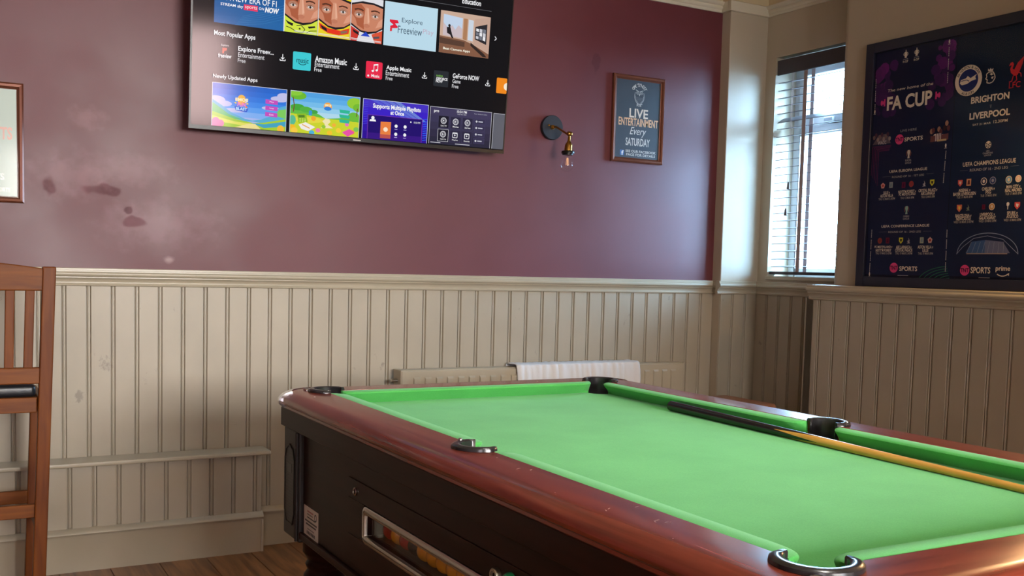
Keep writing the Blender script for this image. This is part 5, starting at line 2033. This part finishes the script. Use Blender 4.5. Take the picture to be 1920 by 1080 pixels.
crest((1910.8, 335), 'o', (226, 190, 170), (230, 214, 190), .0135)
crest((1800, 390.5), 's', (206, 110, 80), (230, 190, 80), .0145)
crest((1816, 389.5), 'b', (120, 130, 110))
crest((1845.5, 388), 'r', (100, 24, 60), (90, 20, 50), .010)
crest((1861, 387.5), 'o', (200, 150, 90), (226, 206, 190), .0135)
crest((1891, 386), 'c', (226, 222, 220), s=.0145)
crest((1908.6, 385.5), 's', (206, 80, 80), (230, 220, 220), .014)


def fixture(cx, ys, lines, slope=-.07, ws=None):
    for k, (y, s) in enumerate(zip(ys, lines)):
        n = len(s)
        hw = (ws[k] if ws else n * 1.18) / 2 * (1.0 if k < 2 else .9)
        u0_, _ = puv(cx - hw, y)
        u1_, _ = puv(cx + hw, y)
        _, vc = puv(cx, y)
        hh = .0068 if k < 2 else .0052
        cv.text(s, (u0_, vc - hh, u1_, vc + hh), CREAM if k < 2 else (176, 170, 168), .02 if k < 2 else .01)


fixture(1664, (361.4, 367.2, 373), ('LILLE v', 'ASTON VILLA', 'THU 12 MAR 5.45PM'), ws=(12, 24, 34))
fixture(1702.5, (359.2, 365, 371), ("NOTT'M FOREST v", 'FC MIDTJYLLAND', 'THU 12 MAR 8PM'), ws=(33, 31, 28))
fixture(1741.4, (356.6, 362.6, 369), ('CRYSTAL PALACE v', 'AEK LARNACA', 'THU 12 MAR 8PM'), ws=(35, 26, 28))
fixture(1658, (463.6, 469.2, 475), ('FC MIDTJYLLAND v', "NOTT'M FOREST", 'THU 19 MAR 5.45PM'), ws=(33, 29, 33))
fixture(1696, (463.4, 469.2, 475.2), ('AEK LARNACA v', 'CRYSTAL PALACE', 'THU 19 MAR 5.45PM'), ws=(29, 32, 35))
fixture(1736.7, (463.2, 469.4, 475.4), ('ASTON VILLA v', 'LILLE', 'THU 19 MAR 8PM'), ws=(29, 11, 31))
fixture(1810, (356.7, 363.4, 369.6), ('ARSENAL v', 'BAYER LEVERKUSEN', 'TUE 17 MAR 8PM'), ws=(22, 42, 33))
fixture(1854.7, (353.8, 360.4, 366.6), ('CHELSEA v', 'PSG', 'TUE 17 MAR 8PM'), ws=(24, 10, 33))
fixture(1901.7, (349.8, 356.4, 363), ('MAN CITY v', 'REAL MADRID', 'TUE 17 MAR 8PM'), ws=(26, 31, 34))
fixture(1808, (404.4, 410.2, 416.2), ('BARCELONA v', 'NEWCASTLE', 'WED 18 MAR 5.45PM'), ws=(30, 27, 41))
fixture(1853, (401.9, 408.4, 414.4), ('LIVERPOOL v', 'GALATASARAY', 'WED 18 MAR 8PM'), ws=(28, 31, 36))
fixture(1899.7, (399.2, 405.8, 412.4), ('SPURS v', 'ATLETICO', 'WED 18 MAR 8PM'), ws=(20, 22, 36))
# star ball emblem
cv.lay = PB
u, v = puv(1854.4, 271.5)
cv.ell(u, v, .0135, .015, CREAM, 20)
for k in range(6):
    a = math.radians(90 + 60 * k)
    cx, cyy = (u + .009 * math.cos(a), v + .010 * math.sin(a)) if k else (u, v)
    cv.poly([(cx + (.0052 if j % 2 == 0 else .0022) * math.cos(math.radians(90 + 36 * j)), cyy + (.0058 if j % 2 == 0 else .0024) * math.sin(math.radians(90 + 36 * j))) for j in range(10)], (24, 34, 60))
for k, t in enumerate(('UEFA', 'CHAMPIONS', 'LEAGUE')):
    w_ = (.008, .023, .016)[k]
    cv.text(t, (u - w_, v - .029 - .0085 * k, u + w_, v - .022 - .0085 * k), (170, 168, 172), .01)
# match of the week
pt('BRIGHTON', (1822, 195.3), (1894.6, 172), CREAM, .03, .0)
pt('V', (1857.3, 203), (1861, 195.8), (150, 146, 150), .0)
pt('LIVERPOOL', (1819, 225.3), (1896, 202.3), CREAM, .03)
pt('SAT 21 MAR', (1825, 236.5), (1859.5, 228.5), (206, 196, 186), .012)
pt('12.30PM', (1864, 231.5), (1891, 222.5), (206, 196, 186), .012)
cv.lay = PB
u, v = puv(1817, 151.0)
R1 = .064
cv.ell(u, v, R1, R1, CREAM, 40)
cv.ell(u, v, R1 * .72, R1 * .72, (34, 48, 110), 36)
cv.poly([(u - .040, v - .008), (u - .036, v + .006), (u - .012, v + .010), (u - .004, v + .019), (u + .010, v + .008), (u + .040, v + .022), (u + .032, v + .010), (u + .036, v + .0), (u + .014, v - .004), (u - .006, v - .014), (u - .030, v - .016)], CREAM)
cv.line([(u - .034, v + .001), (u - .008, v + .003), (u + .004, v - .004)], .003, (34, 48, 110))
cv.arc_text('BRIGHTON & HOVE', u, v, R1 * .865, .011, 158, 22, (40, 44, 60))
cv.arc_text('ALBION', u, v, R1 * .865, .011, 240, 300, (40, 44, 60), inward=True)
# crowned lion head outline
cv.lay = PB
u, v = puv(1859, 144.0)
cv.line([(u - .010, v + .020), (u - .021, v + .012), (u - .018, v + .002), (u - .023, v - .006), (u - .015, v - .010), (u - .017, v - .022), (u - .004, v - .026), (u + .010, v - .022), (u + .020, v - .008), (u + .018, v + .004), (u + .010, v + .018), (u - .010, v + .020)], .004, CREAM)
cv.poly([(u - .014, v + .024), (u + .008, v + .022), (u + .010, v + .034), (u + .003, v + .028), (u - .002, v + .036), (u - .008, v + .028), (u - .014, v + .035)], CREAM)
cv.poly([(u - .006, v + .012), (u + .004, v + .014), (u + .012, v + .008), (u + .002, v + .005)], CREAM)
cv.poly([(u + .002, v - .002), (u + .014, v + .0), (u + .010, v - .010), (u + .004, v - .009)], CREAM)
# standing red bird
cv.lay = PB
u, v = puv(1905.5, 132.5)
RB = (196, 50, 62)
cv.poly([(u - .030, v + .022), (u - .024, v + .034), (u - .014, v + .036), (u - .008, v + .026), (u - .014, v + .010), (u - .006, v + .004), (u + .008, v + .030), (u + .034, v + .052), (u + .030, v + .026), (u + .018, v - .004), (u + .010, v - .018), (u - .004, v - .020), (u - .020, v - .006), (u - .024, v + .010), (u - .018, v + .024)], RB)
cv.line([(u - .008, v - .018), (u - .014, v - .040), (u - .026, v - .042)], .004, RB)
cv.line([(u + .004, v - .018), (u + .008, v - .038), (u - .002, v - .044)], .004, RB)
cv.line([(u + .014, v - .008), (u + .024, v - .014), (u + .026, v - .028)], .004, RB)
pt('LFC', (1893, 166.5), (1915.2, 151.8), RB, .01)
# stadium shell
cv.lay = PB
u, v = puv(1853, 461)
p0, p1 = puv(1795, 473), puv(1911, 470)
hw = (p1[0] - p0[0]) / 2
cu = (p0[0] + p1[0]) / 2
vb = v - .034
cv.ring(cu, vb, hw, .088, .003, (140, 156, 186), 24, 0, 180)
cv.poly([(cu - hw * .70, vb + .004), (cu - hw * .5, vb + .052), (cu - .01, vb + .058), (cu - .01, vb + .002)], (60, 92, 140))
cv.poly([(cu - .01, vb + .002), (cu - .01, vb + .058), (cu + hw * .5, vb + .050), (cu + hw * .74, vb + .004)], (104, 110, 142))
for k in range(8):
    cv.line([(cu - hw * .66 + k * hw * .17, vb + .004), (cu - hw * .52 + k * hw * .15, vb + .05)], .0012, (150, 160, 186))
cv.line([(cu - hw, vb), (cu - hw * .8, vb + .03), (cu - hw * .45, vb + .065), (cu, vb + .075), (cu + hw * .5, vb + .06), (cu + hw, vb)], .002, (150, 160, 190))
cv.rect(cu - hw * .66, vb, cu + hw * .66, vb + .004, (170, 150, 140))
# green arcs
cv.lay = PB
for k in range(6):
    a_ = puv(1776, 524)
    cv.ring(a_[0] + .02, a_[1] - .02, .05 + .024 * k, .028 + .010 * k, .0032, (40, 110, 84), 14, 98, 165)
pt('prime', (1868, 510.5), (1896, 499.2), CREAM, .02)
cv.lay = PB
u, v = puv(1881, 509)
cv.ring(u, v + .006, .034, .027, .004, CREAM, 16, 222, 318)
cv.poly([(u + .020, v - .010), (u + .030, v - .006), (u + .029, v - .018)], CREAM)
cv.build('print', printed('poster_print', rough=0.5, spec=0.15), post, 'dark navy printed fixtures sheet')
MB().box(XS_ - .010, XS_ - .009, py0 + fw_, py1 - fw_, pz0 + fw_, pz1 - fw_).build('glazing', M_GLAZE, post)

# unseen ceiling downlights, added to brighten the cloth
M_DL = paint('added_downlight_trim', (230, 228, 222), rough=0.35)
for k, (dx, dy, where) in enumerate(((1.72, 1.25, 'near'), (1.72, 2.55, 'far'))):
    d = empty('added_downlight', (dx, dy, 2.845), 'unseen round white fitting added in the ceiling over the %s half of the pool table' % where, 'added_downlight', 'added ceiling downlights')
    MB().lathe([(.045, 0.012), (.045, 0.0), (.060, -.004), (.066, 0.004), (.066, 0.0145), (.045, .0145)], (dx, dy, 2.845), n=32, cap=False).build('trim_ring', M_DL, d, smooth=True)
    l = bpy.data.lights.new('added_downlight_lamp', 'SPOT')
    l.energy = 60
    l.spot_size = math.radians(70)
    l.spot_blend = 0.8
    l.shadow_soft_size = .05
    l.color = (1.0, 0.95, 0.88)
    o = bpy.data.objects.new('added_downlight_lamp', l)
    COL.objects.link(o)
    o.location = (dx, dy, 2.838)
